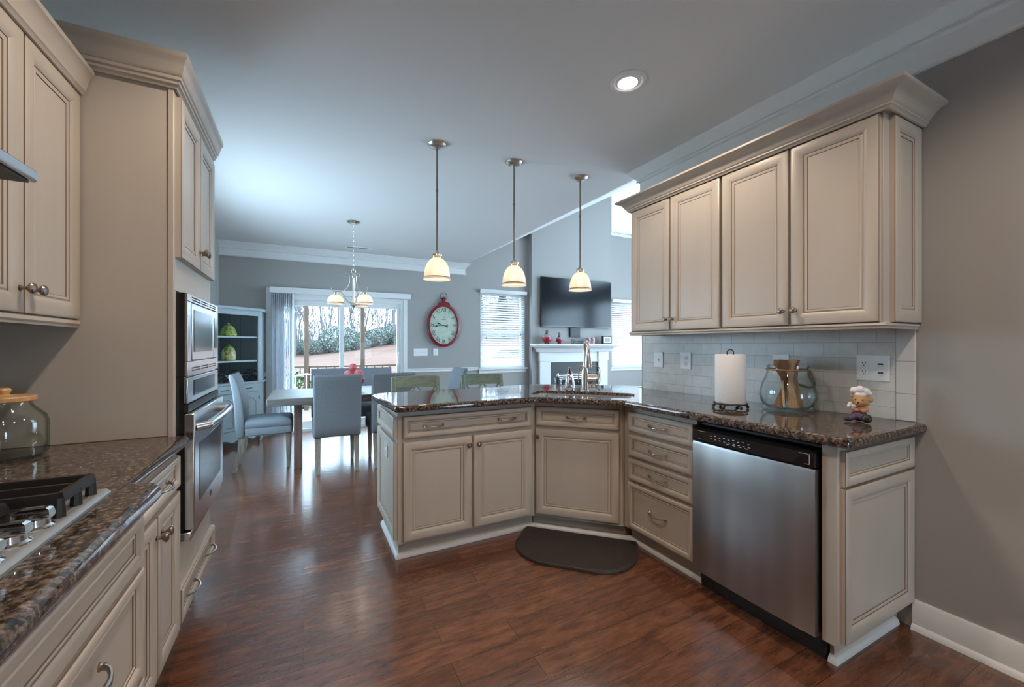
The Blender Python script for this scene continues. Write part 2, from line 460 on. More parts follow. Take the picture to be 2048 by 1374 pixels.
# ------------------------------------------------------------------ room shell
LX, WX, WT = -1.0, 2.406, 0.125       # left wall, kitchen right wall and its thickness
FY, BY, ZC = 6.58, -2.6, 2.633        # far wall, wall behind the camera, flat ceiling
WEND = 2.43                           # where the kitchen right wall stops
RX = 7.6                              # living room right wall
CREASE, SLOPE = 2.46, 0.53            # where the ceiling starts to rise over the living room

def holed_wall(name, axis, c0, c1, a0, a1, z0, z1, holes, m='wall'):
    b = MB()
    As = sorted({a0, a1, *[h[0] for h in holes], *[h[1] for h in holes]})
    Zs = sorted({z0, z1, *[h[2] for h in holes], *[h[3] for h in holes]})
    for i in range(len(As)-1):
        for j in range(len(Zs)-1):
            ca, cz = (As[i]+As[i+1])/2, (Zs[j]+Zs[j+1])/2
            if any(h[0] < ca < h[1] and h[2] < cz < h[3] for h in holes): continue
            if axis == 'y': b.box(As[i], As[i+1], c0, c1, Zs[j], Zs[j+1])
            else: b.box(c0, c1, As[i], As[i+1], Zs[j], Zs[j+1])
    return struct(b.build(name, m))

struct(MB().box(LX-.15, RX+.2, BY-.15, FY+.14, -.12, 0).build('floor', 'floor'))
SL = (-.40, 1.42, 0.0, 1.99)            # sliding door opening
W1 = (2.74, 3.62, 0.84, 2.19)
W2 = (5.68, 6.60, 0.80, 2.19)
W3 = (5.68, 6.60, 3.60, 4.98)
holed_wall('wall_far', 'y', FY, FY+.14, LX-.15, RX+.15, 0, 5.6, [SL, W1, W2, W3])
holed_wall('wall_left', 'x', LX-.15, LX, BY, FY, 0, ZC, [(3.35, 4.85, 0.6, 2.05)])
holed_wall('wall_back', 'y', BY-.15, BY, LX-.15, RX+.15, 0, 5.6, [(1.65, 2.25, .10, 1.35)])  # low opening added in the unseen back wall to let in fill daylight
holed_wall('wall_living', 'x', RX, RX+.15, BY, FY, 0, 5.6, [(.2, 2.7, 0.3, 2.45), (3.1, 5.3, 0.3, 2.45), (1.6, 4.6, 3.0, 4.4)])
struct(MB().box(WX, WX+WT, BY, WEND, 0, ZC).build('wall_right', 'wall'))
b = MB()
b.box(LX-.15, CREASE, BY-.15, FY, ZC, ZC+.1)
zr = ZC+SLOPE*(RX+.15-CREASE)
b.add([(CREASE, BY-.15, ZC), (RX+.15, BY-.15, zr), (RX+.15, FY, zr), (CREASE, FY, ZC), (CREASE, BY-.15, ZC+.1), (RX+.15, BY-.15, zr+.1), (RX+.15, FY, zr+.1), (CREASE, FY, ZC+.1)],
      [(0,1,2,3), (7,6,5,4), (0,4,5,1), (1,5,6,2), (2,6,7,3), (3,7,4,0)])
struct(b.build('ceiling', 'ceiling'))
# chimney breast
BX0, BX1, BFY = 3.705, 5.56, 6.46
b = MB()
b.prism([(BX0, 0), (BX1, 0), (BX1, ZC+SLOPE*(BX1-CREASE)-.002), (BX0, ZC+SLOPE*(BX0-CREASE)-.002)], BFY, FY, 'y')
struct(b.build('wall_chimney', 'wall'))

# crown mouldings (wide board with a crown on top and a bead below)
def crown_profile(z1, h=.19, out=.085):
    z0 = z1-h
    return [(0, z1), (out, z1), (out, z1-.008), (out-.006, z1-.014), (out*.72, z1-.030), (out*.45, z1-.055), (out*.35, z1-.062), (.034, z1-.066), (.022, z1-.068), (.022, z1-.074), (.030, z1-.078), (.030, z1-.084), (.022, z1-.088),
            (.010, z1-.090), (.010, z0+.034), (.018, z0+.032), (.018, z0+.024), (.026, z0+.020), (.026, z0+.008), (.018, z0), (0, z0)]
pr = crown_profile(ZC)
struct(MB().sweep(pr, [(WX, BY), (WX, WEND), (WX+WT, WEND)], side=-1).build('trim_1', 'trim'))
struct(MB().sweep(pr, [(LX, FY), (CREASE-.01, FY), (CREASE-.01, FY+.01)], side=1).build('trim_2', 'trim'))
# end post of the frieze
struct(MB().box(WX-.012, WX+WT+.012, WEND-.03, WEND+.012, 2.28, ZC-.19).build('trim_3', 'trim'))
# chair rail on far wall
rail = [(0, .866), (.022, .866), (.026, .858), (.018, .850), (.014, .826), (.020, .818), (.016, .808), (0, .806)]
b = MB().sweep(rail, [(1.47, FY), (2.69, FY)], side=1); b.sweep(rail, [(LX, FY), (-.45, FY)], side=1)
struct(b.build('trim_4', 'trim'))
# baseboards
def base_prof(): return [(0, .128), (.008, .128), (.014, .118), (.014, .024), (.018, .022), (.026, .014), (.030, 0), (0, 0)]
struct(MB().sweep(base_prof(), [(WX, BY), (WX, .80)], side=-1).build('baseboard_right', 'trim'))
b = MB()
for x0, x1 in ((LX, -.45), (1.47, BX0), (BX1, RX)): b.sweep(base_prof(), [(x0, FY), (x1, FY)], side=1)
struct(b.build('baseboard_far', 'trim'))

# ------------------------------------------------------------------ sliding door
d = MB(); y0 = FY-.015
d.box(SL[0]-.06, SL[0], y0, FY, 0, 1.99); d.box(SL[1], SL[1]+.055, y0, FY, 0, 1.99); d.box(SL[0]-.06, SL[1]+.055, y0, FY, 1.99, 2.05)
door = struct(d.build('door_1', 'trim'))
d = MB()
for a0, a1, z0, z1 in ((SL[0], SL[0]+.05, 0, 1.99), (SL[1]-.045, SL[1], 0, 1.99), (SL[0]+.05, SL[1]-.045, 1.90, 1.99), (SL[0]+.05, SL[1]-.045, 0, .04)): d.box(a0, a1, FY+.005, FY+.135, z0, z1)
d.build('jamb', 'trim', door)
def sash(x0, x1, y, nm):
    f = MB(); w = .058
    f.box(x0, x0+w, y, y+.04, .04, 1.90); f.box(x1-w, x1, y, y+.04, .04, 1.90); f.box(x0+w, x1-w, y, y+.04, 1.82, 1.90); f.box(x0+w, x1-w, y, y+.04, .04, .14)
    o = f.build(nm, 'trim', door, bev=.003)
    MB().box(x0+w, x1-w, y+.017, y+.023, .14, 1.82).build('pane', 'pane', o)
    return o
sash(SL[0]+.05, .54, FY+.075, 'fixed_sash')
s2 = sash(.482, SL[1]-.045, FY+.025, 'sliding_sash')
MB().tube([(1.345, FY+.02, .93), (1.33, FY-.03, .95), (1.325, FY-.04, 1.03), (1.33, FY-.03, 1.11), (1.345, FY+.02, 1.13)], .009, 8).build('pull_handle', 'white', s2)

# valance + vertical blind stack
v = thing('vertical_blind', 'stack of pale vertical vinyl slats hung under a long white valance at the glass door', 'blind', (-.25, FY-.08, 0))
MB().box(-.418, 1.513, FY-.10, FY-.002, 1.972, 2.056).build('valance', 'trim', v, bev=.006)
b = MB(); random.seed(4)
for i in range(11):
    x = -.372+i*.024; a = R(74+random.uniform(-8, 8)); c, s = math.cos(a)*.042, math.sin(a)*.042
    y = FY-.055
    b.loft([[(x-c, y-s, .03), (x, y-.006, .03), (x+c, y+s, .03)], [(x-c, y-s, 1.97), (x, y-.006, 1.97), (x+c, y+s, 1.97)]], closed=False)
b.build('slats', 'vslat', v)

# ------------------------------------------------------------------ windows with horizontal blinds
def window(n, x0, x1, z0, z1, mid):
    f = MB(); y = FY+.05
    for a0, a1, c0, c1 in ((x0, x0+.045, z0, z1), (x1-.045, x1, z0, z1), (x0+.045, x1-.045, z1-.045, z1), (x0+.045, x1-.045, z0, z0+.05)): f.box(a0, a1, y, y+.06, c0, c1)
    if mid: f.box(x0+.045, x1-.045, y+.005, y+.05, mid-.025, mid+.025)
    w = struct(f.build('window_%d' % n, 'trim'))
    MB().box(x0+.04, x1-.04, y+.03, y+.034, z0+.04, z1-.04).build('pane', 'pane', w)
    return w
def sill(w, x0, x1, z0):
    b = MB().box(x0-.05, x1+.05, FY-.055, FY+.05, z0-.025, z0); b.box(x0-.03, x1+.03, FY-.018, FY, z0-.085, z0-.025)
    b.build('sill', 'trim', w, bev=.004)
w1 = window(1, *W1, 1.50); sill(w1, *W1[:2], W1[2])
w2 = window(2, *W2, 1.50); sill(w2, *W2[:2], W2[2])
w3 = window(3, *W3, None); sill(w3, *W3[:2], W3[2])
def blind(x0, x1, z0, z1, label, head=True, zmax=None):
    t = thing('window_blind', label, 'blind', ((x0+x1)/2, FY-.02, z0))
    if head:
        MB().sweep([(0, z1-.005), (.050, z1-.005), (.050, z1-.02), (.036, z1-.045), (.030, z1-.065), (0, z1-.065)], [(x0-.02, FY-.022), (x1+.02, FY-.022)], side=1).build('head_rail', 'trim', t)
    b = MB(); z = z0+.03
    while z < z1-.03:
        xa = x0+.005
        if zmax: xa = max(xa, CREASE+(z+.02-ZC)/SLOPE+.03)
        if xa < x1-.05:
            b.loft([[(xa, FY-.012, z), (xa, FY+.012, z+.017), (xa, FY+.034, z+.029)], [(x1-.005, FY-.012, z), (x1-.005, FY+.012, z+.017), (x1-.005, FY+.034, z+.029)]], closed=False)
        z += .0415
    b.build('slats', 'slat', t)
    MB().box(x0, x1, FY-.012, FY+.03, z0+.002, z0+.020).build('bottom_rail', 'slat', t)
    if head:
        for xc, zb in ((x0+.10, z0+.55), (x1-.09, z0+.62)):
            b = MB().tube([(xc, FY-.026, z1-.06), (xc, FY-.026, zb)], .0018, 5); b.lathe([(.002, .0), (.008, .004), (.005, .035), (.002, .036)], (xc, FY-.026, zb-.035), 8, 1)
            b.build('pull_cord', ['slat', 'blackmat'], t)
blind(*W1[:2], W1[2], 2.225, 'white slatted blind on the window between the wall clock and the fireplace')
blind(*W2[:2], W2[2], 2.20, 'white slatted blind on the lower window right of the fireplace')
blind(W3[0], W3[1], W3[2], 4.75, 'white slatted blind on the high window under the sloped ceiling', head=False, zmax=True)

f = MB(); ya, yb, za, zb = 3.35, 4.85, .6, 2.05
for a0, a1, c0, c1 in ((ya, ya+.05, za, zb), (yb-.05, yb, za, zb), (ya+.05, yb-.05, zb-.05, zb), (ya+.05, yb-.05, za, za+.05), (4.075, 4.125, za+.05, zb-.05)): f.box(LX-.10, LX-.04, a0, a1, c0, c1)
w4 = struct(f.build('window_4', 'trim'))
MB().box(LX-.072, LX-.068, ya+.04, yb-.04, za+.04, zb-.04).build('pane', 'pane', w4)
MB().box(LX-.04, LX+.05, ya-.05, yb+.05, za-.025, za).build('sill', 'trim', w4, bev=.004)
b = MB()
for a0, a1, c0, c1 in ((ya-.08, ya, za, zb+.08), (yb, yb+.08, za, zb+.08), (ya, yb, zb, zb+.08)): b.box(LX, LX+.016, a0, a1, c0, c1)
b.build('casing', 'trim', w4, bev=.003)

# ------------------------------------------------------------------ cabinet kit
def panel_mesh(T, u0, u1, z0, z1, drawer=False, t=.021):
    w, h = u1-u0, z1-z0
    k = 1.0
    if drawer: k = min(.62, (min(w, h)*.5-.012)/.080)
    prof = [(0, 0, 0), (0, t-.004, 0), (.0015, t-.0015, 1), (.004, t, 0), (.010*k, t+.0012, 0), (.024*k, t+.002, 0), (.038*k, t+.0005, 0), (.050*k, t-.004, 0), (.054*k, t-.007, 0), (.054*k+.001, t-.009, 1), (.054*k+.0035, t-.009, 0),
            (.054*k+.007, t-.0065, 0), (.054*k+.015*k, t-.0085, 0), (.054*k+.017*k, t-.011, 1), (.054*k+.017*k+.0022, t-.011, 0)]
    b = MB(T); rings = []
    for ins, y, g in prof:
        rings.append([(u0+ins, y, z0+ins), (u1-ins, y, z0+ins), (u1-ins, y, z1-ins), (u0+ins, y, z1-ins)])
    mi = [prof[i+1][2] for i in range(len(prof)-1)]
    b.loft(rings, mi, False, False)
    r = rings[-1]; b.add(r, [(0, 1, 2, 3)], 0)
    return b
def knob_mesh(T, u, z, y=.021):
    b = MB(T)
    b.lathe([(.009, 0), (.009, .002), (.005, .004), (.0045, .014), (.009, .018), (.0145, .023), (.0155, .027), (.013, .031), (.006, .0335), (.001, .034)], (u, y, z), 16, axis='y')
    return b
def pull_mesh(T, u, z, y=.021, half=.058):
    b = MB(T); pts = []
    for i in range(13):
        s = -1+2*i/12
        pts.append((u+half*s, y+.004+.026*(1-s**2)**.6, z-.004*(1-s*s)))
    rr = [.0060 if abs(-1+2*i/12) > .9 else .0042+.0022*max(0, 1-abs(-1+2*i/12)*3) for i in range(13)]
    b.tube(pts, rr, 8)
    for s in (-1, 1): b.lathe([(.0085, 0), (.0085, .003), (.006, .006), (.006, .010)], (u+half*s, y, z), 12, axis='y')
    return b
def front(root, T, u0, u1, z0, z1, kind='door', knob=None, pulls=(), name=None):
    p = panel_mesh(T, u0, u1, z0, z1, kind != 'door').build(name or ('door' if kind == 'door' else 'drawer'), ['cream', 'glaze'], root, smooth=25)
    if knob: knob_mesh(T, *knob).build('knob', 'pewter', p)
    for q in pulls: pull_mesh(T, *q).build('handle', 'pull_metal', p)
    return p
TOPZ, SLABZ = .910, .872          # counter top and underside
ZT, ZB = .838, .118               # top of drawers, bottom of doors
Z1, Z2 = .710, .690

# ---- peninsula cabinet
PF = 2.379                        # carcass face
T = frame((0, PF, 0), (1, 0, 0), (0, -1, 0))
t = thing('base_cabinet', 'cream base cabinet with one wide drawer over two doors at the peninsula end', 'cabinet', (.93, 2.68, 0))
b = MB().box(.478, 1.385, PF, 2.96, .10, SLABZ-.002)
b.build('body', 'cream', t, bev=.002)
MB().box(.495, 1.40, PF+.055, 2.95, 0, .10).build('toe_kick', 'cream', t)
front(t, T, .507, 1.352, Z1, ZT, 'drawer', pulls=((.69, .775), (1.17, .775)))
front(t, T, .507, .927, ZB, Z2, knob=(.902, .637)); front(t, T, .940, 1.352, ZB, Z2, knob=(.966, .637))
TE = frame((.478, 0, 0), (0, -1, 0), (-1, 0, 0))
front(t, TE, -2.95, -2.385, Z1, ZT, 'drawer', name='end_panel'); front(t, TE, -2.95, -2.385, ZB+.01, Z2, name='end_panel')
tag(t, t['label'], 'cabinet')
sw = thing('outlet', 'white outlet plate on the dining-side end panel of the peninsula', 'outlet', (.466, 2.66, .545))
MB().box(.4620, .4675, 2.62, 2.70, .545, .66).build('cover_plate', 'white', sw, bev=.002)
b = MB()
for z in (.58, .625): b.lathe([(.016, 0), (.016, .003), (.014, .004)], (.4590, 2.66, z), 14, axis='x'); 
b.T = Matrix.Identity(4); b.build('receptacle', 'white', sw)

# ---- corner sink cabinet
s2 = 1/math.sqrt(2)
T = frame((1.391, 2.397, 0), (s2, -s2, 0), (-s2, -s2, 0))
LD = 0.580
t = thing('sink_cabinet', 'cream corner cabinet angled under the sink with one drawer over one door', 'cabinet', (1.85, 2.45, 0))
b = MB(); b.prism([(1.391, 2.397), (1.801, 1.987), (2.38, 1.987), (2.38, 2.40), (1.80, 2.95), (1.391, 2.95)], .10, SLABZ-.002); b.build('body', 'cream', t, bev=.002)
b = MB(); b.prism([(1.42, 2.456), (1.855, 2.02), (2.36, 2.02), (2.36, 2.40), (1.80, 2.93), (1.42, 2.93)], 0, .10); b.build('toe_kick', 'cream', t)
front(t, T, .018, .562, Z1, ZT, 'drawer', pulls=((.29, .775),)); front(t, T, .018, .562, ZB, Z2, knob=(.036, .640))

# ---- drawer stack
RF = 1.819
T = frame((RF, 0, 0), (0, -1, 0), (-1, 0, 0))
t = thing('drawer_cabinet', 'cream base cabinet with four stacked drawers between sink corner and dishwasher', 'cabinet', (2.1, 1.70, 0))
MB().box(RF, WX-.004, 1.448, 1.985, .10, SLABZ-.002).build('body', 'cream', t, bev=.002)
MB().box(RF+.055, WX-.01, 1.455, 1.98, 0, .10).build('toe_kick', 'cream', t)
for z0, z1, zp in ((.716, ZT, .779), (.566, .700, .634), (.418, .550, .487), (.118, .402, .272)):
    front(t, T, -1.935, -1.458, z0, z1, 'drawer', pulls=((-1.697, zp),))

# ---- dishwasher
t = thing('dishwasher', 'stainless dishwasher with a black control strip under the granite counter', 'dishwasher', (2.1, 1.16, 0))
MB().box(1.84, WX-.02, .875, 1.440, .02, .850).build('body', 'blackmat', t)
b = MB(); pts = [(1.800+.004*0, 0)]
b.loft([[(RF+.02, y, .108), (RF+.02, y, .762), (RF-.052+.010*abs((y-1.158)/.28)**2, y, .762), (RF-.056+.010*abs((y-1.158)/.28)**2, y, .75), (RF-.056+.010*abs((y-1.158)/.28)**2, y, .12), (RF-.050+.010*abs((y-1.158)/.28)**2, y, .108)] for y in [.878+i*(1.438-.878)/12 for i in range(13)]], 0, True, True)
b.build('door', 'steel', t)
b = MB()
b.loft([[(RF+.02, y, .768), (RF+.02, y, .842), (RF-.030+.012*abs((y-1.158)/.28)**2, y, .842), (RF-.060+.014*abs((y-1.158)/.28)**2, y, .825), (RF-.062+.014*abs((y-1.158)/.28)**2, y, .775), (RF-.056+.012*abs((y-1.158)/.28)**2, y, .768)] for y in [.878+i*(1.438-.878)/12 for i in range(13)]], 0, True, True)
b.build('control_panel', 'black', t)
b = MB(); random.seed(9)
xf = lambda y: RF-.0625+.014*abs((y-1.158)/.28)**2
def mark(y0, y1, z0, z1): b.add([(xf(y0)-.0008, y0, z0), (xf(y1)-.0008, y1, z0), (xf(y1)-.0008, y1, z1), (xf(y0)-.0008, y0, z1)], [(0, 1, 2, 3)])
for i in range(9):
    y = 1.33-i*.024
    mark(y, y-.010, .806+.004*(i % 2), .809+.004*(i % 2)); mark(y-.002, y-.012, .793, .7955)
for i in range(4): mark(1.24-i*.03, 1.226-i*.03, .786, .7885)
mark(1.40, .895, .8195, .8207); mark(1.40, .895, .7795, .7807); mark(.896, .894, .7807, .8195)
b.build('panel_legend', 'white', t)
MB().box(RF+.03, RF+.06, .878, 1.438, 0, .108).build('kick_plate', 'blackmat', t)

# ---- end cabinet at the wall
t = thing('end_cabinet', 'cream cabinet end with a drawer front over a door panel beside the right wall', 'cabinet', (2.1, .84, 0))
EF = .814
b = MB().box(1.800, WX-.003, EF, .868, .10, SLABZ-.002); b.build('body', 'cream', t, bev=.003)
MB().box(1.862, WX-.004, EF+.040, .868, 0, .10).build('toe_kick', 'cream', t)
T = frame((0, EF, 0), (1, 0, 0), (0, -1, 0))
front(t, T, 1.815, WX-.004, .712, .846, 'drawer', name='drawer_front'); front(t, T, 1.815, WX-.004, ZB, .704)
# shoe moulding round the base cabinets
shoe = [(0, .028), (.006, .026), (.014, .018), (.018, .006), (.018, 0), (0, 0)]
struct(MB().sweep(shoe, [(.495, 2.95), (.495, PF+.055), (1.4145, PF+.055), (1.874, 1.975), (1.874, 1.452)], side=1).build('trim_5', 'trim'))
struct(MB().sweep(shoe, [(1.862, .868), (1.862, EF+.040), (WX-.03, EF+.040)], side=1).build('trim_6', 'trim'))

# ---- granite counters
def offset_poly(poly, d):
    n = len(poly); out = []
    for i in range(n):
        p, q, r = Vector(poly[i-1]), Vector(poly[i]), Vector(poly[(i+1) % n])
        a, c = (q-p).normalized(), (r-q).normalized()
        na, nc = Vector((-a.y, a.x)), Vector((-c.y, c.x))
        m = (na+nc).normalized(); m = m/max(.35, m.dot(na))
        out.append((q.x+m.x*d, q.y+m.y*d))
    return out
def round_poly(poly, rad, n=5):
    out = []
    K = len(poly)
    for i in range(K):
        p, q, r = Vector(poly[i-1]), Vector(poly[i]), Vector(poly[(i+1) % K])
        rr = rad[i] if isinstance(rad, (list, tuple)) else rad
        if rr <= 0: out.append(tuple(q)); continue
        a, c = q+(p-q).normalized()*rr, q+(r-q).normalized()*rr
        for k in range(n+1):
            s = k/n; w = a*(1-s)**2+q*2*s*(1-s)+c*s*s; out.append((w.x, w.y))
    return out
def slab(name, poly, holes, parent=None):
    # poly counter-clockwise
    b = MB(); z0, z1 = SLABZ, TOPZ
    prof = [(.010, z0), (.003, z0+.003), (0, z0+.010), (0, z1-.014), (.003, z1-.006), (.009, z1-.0015), (.016, z1)]
    rings = [[(*p, z) for p in offset_poly(poly, d)] for d, z in prof]
    b.loft(rings)
    hs = []
    for h in holes:           # clockwise or not, walls go straight down
        b.loft([[(*p, z1) for p in h], [(*p, z1-.004) for p in offset_poly(h, .0)], [(*p, z1-.020) for p in h], [(*p, z1-.020) for p in offset_poly(h, -.03)], [(*p, z0) for p in offset_poly(h, -.03)]]); hs.append(h)
    for z, flip in ((z1, False), (z0, True)):
        o = [Vector((*p, 0)) for p in offset_poly(poly, .016 if not flip else .010)]
        loops = [o]+[[Vector((*p, 0)) for p in (offset_poly(h, -.03) if flip else h)] for h in hs]
        tri = tessellate_polygon(loops); vs = [(v.x, v.y, z) for l in loops for v in l]
        b.add(vs, [tuple(x) for x in tri])
    return b.build(name, 'granite', parent, smooth=30)
def dg(u, v):     # diagonal coordinates: u along the sink front (towards the wall), v away from it
    return (1.391+s2*u+s2*v, 2.397-s2*u+s2*v)
sink_poly = round_poly([dg(-.04, .015), dg(.65, .015), dg(.65, .305), dg(-.04, .305)], .07, 6)
outline = [(.412, 2.95), (.452, 2.300), (1.355, 2.300), (1.742, 1.913), (1.742, .755), (WX-.004, .755), (WX-.004, WEND-.03), (WX-.004, WEND+.02), (2.55, WEND+.02), (2.55, 2.50), (1.84, 3.05), (1.74, 3.07), (.50, 3.01)]
ct = slab('granite_countertop', round_poly(outline, [.05, .018, .03, .03, .03, 0, 0, 0, 0, .03, .05, .05, .05], 4), [sink_poly])
tag(ct, 'polished brown granite countertop of the peninsula and right run with the sink cut-out', 'countertop')
# sink
t = thing('kitchen_sink', 'undermount stainless sink set at an angle in the corner of the granite counter', 'sink', (*dg(.30, .16), SLABZ-.19))
b = MB()
rim = offset_poly(sink_poly, -.006); rim2 = offset_poly(sink_poly, .014); bot = offset_poly(sink_poly, .05)
b.loft([[(*p, TOPZ-.0215) for p in offset_poly(sink_poly, -.026)], [(*p, TOPZ-.0215) for p in rim], [(*p, TOPZ-.032) for p in rim], [(*p, SLABZ-.15) for p in rim2], [(*p, SLABZ-.18) for p in bot]], 0, False, True)
b.build('basin', 'steel_plain', t, smooth=50)
MB().lathe([(.001, 0), (.04, 0), (.045, .002), (.045, .004), (.03, .003), (.001, .003)], (*dg(.30, .17), SLABZ-.1795), 20).build('drain', 'chrome', t)

# ---- backsplash
b = MB().box(WX-.010, WX, .858, WEND-.02, TOPZ, 1.345)
struct(b.build('trim_7', 'tile'))
b = MB().box(WX-.011, WX, .790, .8575, TOPZ, 1.345); struct(b.build('trim_8', 'edge_tile', bev=.003))

# ---- right upper cabinets
UF = 2.101
T = frame((UF, 0, 0), (0, -1, 0), (-1, 0, 0))
UZ0, UZ1 = 1.345, 2.193
def upper(y0, y1, ya, yb, yc, yd, kn, label):
    t = thing('wall_cabinet', label, 'cabinet', (2.25, (y0+y1)/2, 1.32))
    MB().box(UF, WX-.002, y0, y1, 1.338, 2.20).build('body', 'cream', t, bev=.002)
    front(t, T, -ya, -yb, UZ0, UZ1, knob=kn[0]); front(t, T, -yc, -yd, UZ0, UZ1, knob=kn[1])
    return t
ua = upper(1.503, 2.212, 2.206, 1.864, 1.856, 1.510, ((-1.885, 1.415), (-1.835, 1.415)), 'cream two-door wall cabinet at the window end above the tile backsplash')
ub = upper(.790, 1.502, 1.496, 1.144, 1.136, .797, ((-1.168, 1.415), (-1.112, 1.415)), 'cream two-door wall cabinet at the near end by the blank brown wall')
front(ub, frame((0, .790, 0), (1, 0, 0), (0, -1, 0)), 2.150, WX-.004, UZ0, UZ1, name='end_panel')
cr = [(0, 2.195), (.010, 2.195), (.014, 2.203), (.020, 2.207), (.020, 2.214), (.026, 2.218), (.030, 2.226), (.040, 2.242), (.058, 2.256), (.076, 2.262), (.080, 2.266), (.080, 2.276), (0, 2.276)]
b = MB().sweep(cr, [(WX, .770), (UF-.020, .770), (UF-.020, 2.214), (WX, 2.214)], side=-1)
b.box(UF-.02, WX-.002, .770, 2.214, 2.202, 2.262)
tag(b.build('cabinet_crown', 'cream', smooth=40), 'cream crown moulding running along the top of the right wall cabinets', 'moulding')
lr = [(0, 1.345), (.004, 1.345), (.014, 1.340), (.016, 1.332), (.010, 1.326), (.010, 1.318), (0, 1.318)]
b = MB().sweep(lr, [(WX-.012, .790), (UF-.004, .790), (UF-.004, 2.212), (WX-.012, 2.212)], side=-1)
tag(b.build('light_rail', 'cream', smooth=40), 'thin cream light rail along the bottom edge of the right wall cabinets', 'moulding')

# ---- left base run
LF = -.432
T = frame((LF, 0, 0), (0, 1, 0), (1, 0, 0))
t = thing('base_cabinet', 'cream narrow base cabinet with a drawer over two doors beside the oven tower', 'cabinet', (-.7, 1.63, 0))
MB().box(LX+.003, LF, 1.335, 1.936, .165, SLABZ-.002).build('body', 'cream', t, bev=.002)
MB().box(LX+.01, LF-.07, 1.335, 1.936, 0, .165).build('toe_kick', 'cream', t)
front(t, T, 1.40, 1.928, .722, ZT, 'drawer', pulls=((1.69, .788),))
front(t, T, 1.40, 1.662, .185, .705, knob=(1.640, .645)); front(t, T, 1.668, 1.928, .185, .705, knob=(1.692, .645))
BF = -.366
T = frame((BF, 0, 0), (0, 1, 0), (1, 0, 0))
t = thing('cooktop_cabinet', 'cream bumped-out base cabinet with wide drawers under the cooktop', 'cabinet', (-.7, .9, 0))
MB().box(LX+.003, BF, .45, 1.300, .165, SLABZ-.002).build('body', 'cream', t, bev=.002)
MB().box(LX+.01, BF-.07, .46, 1.29, 0, .165).build('toe_kick', 'cream', t)
front(t, T, .47, 1.292, .722, ZT, 'drawer')
front(t, T, .47, 1.292, .455, .712, 'drawer', pulls=((.985, .640), (.72, .640))); front(t, T, .47, 1.292, .185, .445, 'drawer', pulls=((.985, .36), (.72, .36)))
t = thing('base_cabinet', 'cream base cabinet at the near end of the cooktop counter', 'cabinet', (-.7, .0, 0))
MB().box(LX+.003, LF, -.40, .445, .165, SLABZ-.002).build('body', 'cream', t, bev=.002)
MB().box(LX+.01, LF-.07, -.40, .445, 0, .165).build('toe_kick', 'cream', t)
front(t, frame((LF, 0, 0), (0, 1, 0), (1, 0, 0)), -.39, .43, .185, .838)
lo = [(LX+.002, 1.934), (LX+.002, -.40), (-.388, -.40), (-.388, .36), (-.365, .39), (-.330, .405), (-.312, .43), (-.312, 1.285), (-.325, 1.312), (-.355, 1.322), (-.380, 1.335), (-.388, 1.362), (-.388, 1.934)]
ct = slab('granite_countertop', lo, [])
tag(ct, 'polished brown granite countertop holding the gas cooktop with a bumped-out front edge', 'countertop')

# ---- oven tower
TF, TY0, TY1 = -.432, 1.94, 2.60
OY0, OY1 = 1.968, 2.588
t = thing('oven_cabinet', 'tall cream cabinet tower that houses the microwave and wall oven', 'cabinet', (-.7, 2.27, 0))
b = MB()
b.box(LX+.003, TF, TY0, TY1, 1.456, 2.22); b.box(LX+.003, TF, TY0, TY1, .165, .494); b.box(LX+.003, TF, TY0, OY0-.003, .494, 1.456); b.box(LX+.003, TF, OY1+.003, TY1, .494, 1.456); b.box(LX+.003, LX+.02, OY0-.003, OY1+.003, .494, 1.456); b.box(LX+.003, TF-.018, TY0-.004, TY0, TOPZ, 2.22); b.box(TF-.017, TF, TY0-.010, TY0, .165, 2.22)
b.build('body', 'cream', t, bev=.002)
MB().box(LX+.01, TF-.07, TY0+.01, TY1-.01, 0, .165).build('toe_kick', 'cream', t)
T = frame((TF, 0, 0), (0, 1, 0), (1, 0, 0))
front(t, T, 1.950, 2.265, 1.582, 2.188, knob=(2.243, 1.66)); front(t, T, 2.272, 2.590, 1.582, 2.188, knob=(2.296, 1.66))
front(t, T, 1.950, 2.590, .190, .318, 'drawer', pulls=((2.08, .262), (2.42, .262)))
cr2 = [(0, 2.205), (.006, 2.205), (.010, 2.214), (.016, 2.218), (.016, 2.228), (.022, 2.232), (.022, 2.244), (.027, 2.248), (.030, 2.258), (.034, 2.280), (.038, 2.298), (.044, 2.306), (.046, 2.312), (.046, 2.326), (0, 2.326)]
b = MB().sweep(cr2, [(LX, TY0-.010), (TF+.004, TY0-.010), (TF+.004, TY1), (LX, TY1)], side=1); b.box(LX+.003, TF, TY0, TY1, 2.22, 2.30)
tag(b.build('cabinet_crown', 'cream', smooth=40), 'cream crown moulding capping the oven tower', 'moulding')

# microwave
XO = -.398; OY0, OY1 = 1.968, 2.588
t = thing('microwave', 'built-in stainless microwave in the oven tower above the wall oven', 'microwave', (-.45, 2.28, 1.125))
b = MB().box(TF-.35, XO-.010, OY0, OY1, 1.128, 1.452, 0); b.build('body', 'black', t)
b = MB().box(XO-.010, XO, OY0, OY1, 1.128, 1.185); b.box(XO-.010, XO, OY0, OY1, 1.421, 1.452); b.box(XO-.010, XO, OY0, OY0+.055, 1.1853, 1.4207); b.box(XO-.010, XO, OY1-.03, OY1, 1.1853, 1.4207)
b.build('trim_frame', 'steel_plain', t, bev=.002)
for zz in ((1.145, 1.155), (1.428, 1.438)):
    b = MB()
    for z in zz:
        for k in range(3):
            a = OY0+.07+k*.17; b.box(XO-.001, XO+.001, a, a+.14, z, z+.005)
    b.build('vent_grille', 'slot', t)
p = MB().box(XO-.008, XO+.003, OY0+.058, OY1-.14, 1.188, 1.418).build('door', 'steel_plain', t, bev=.004)
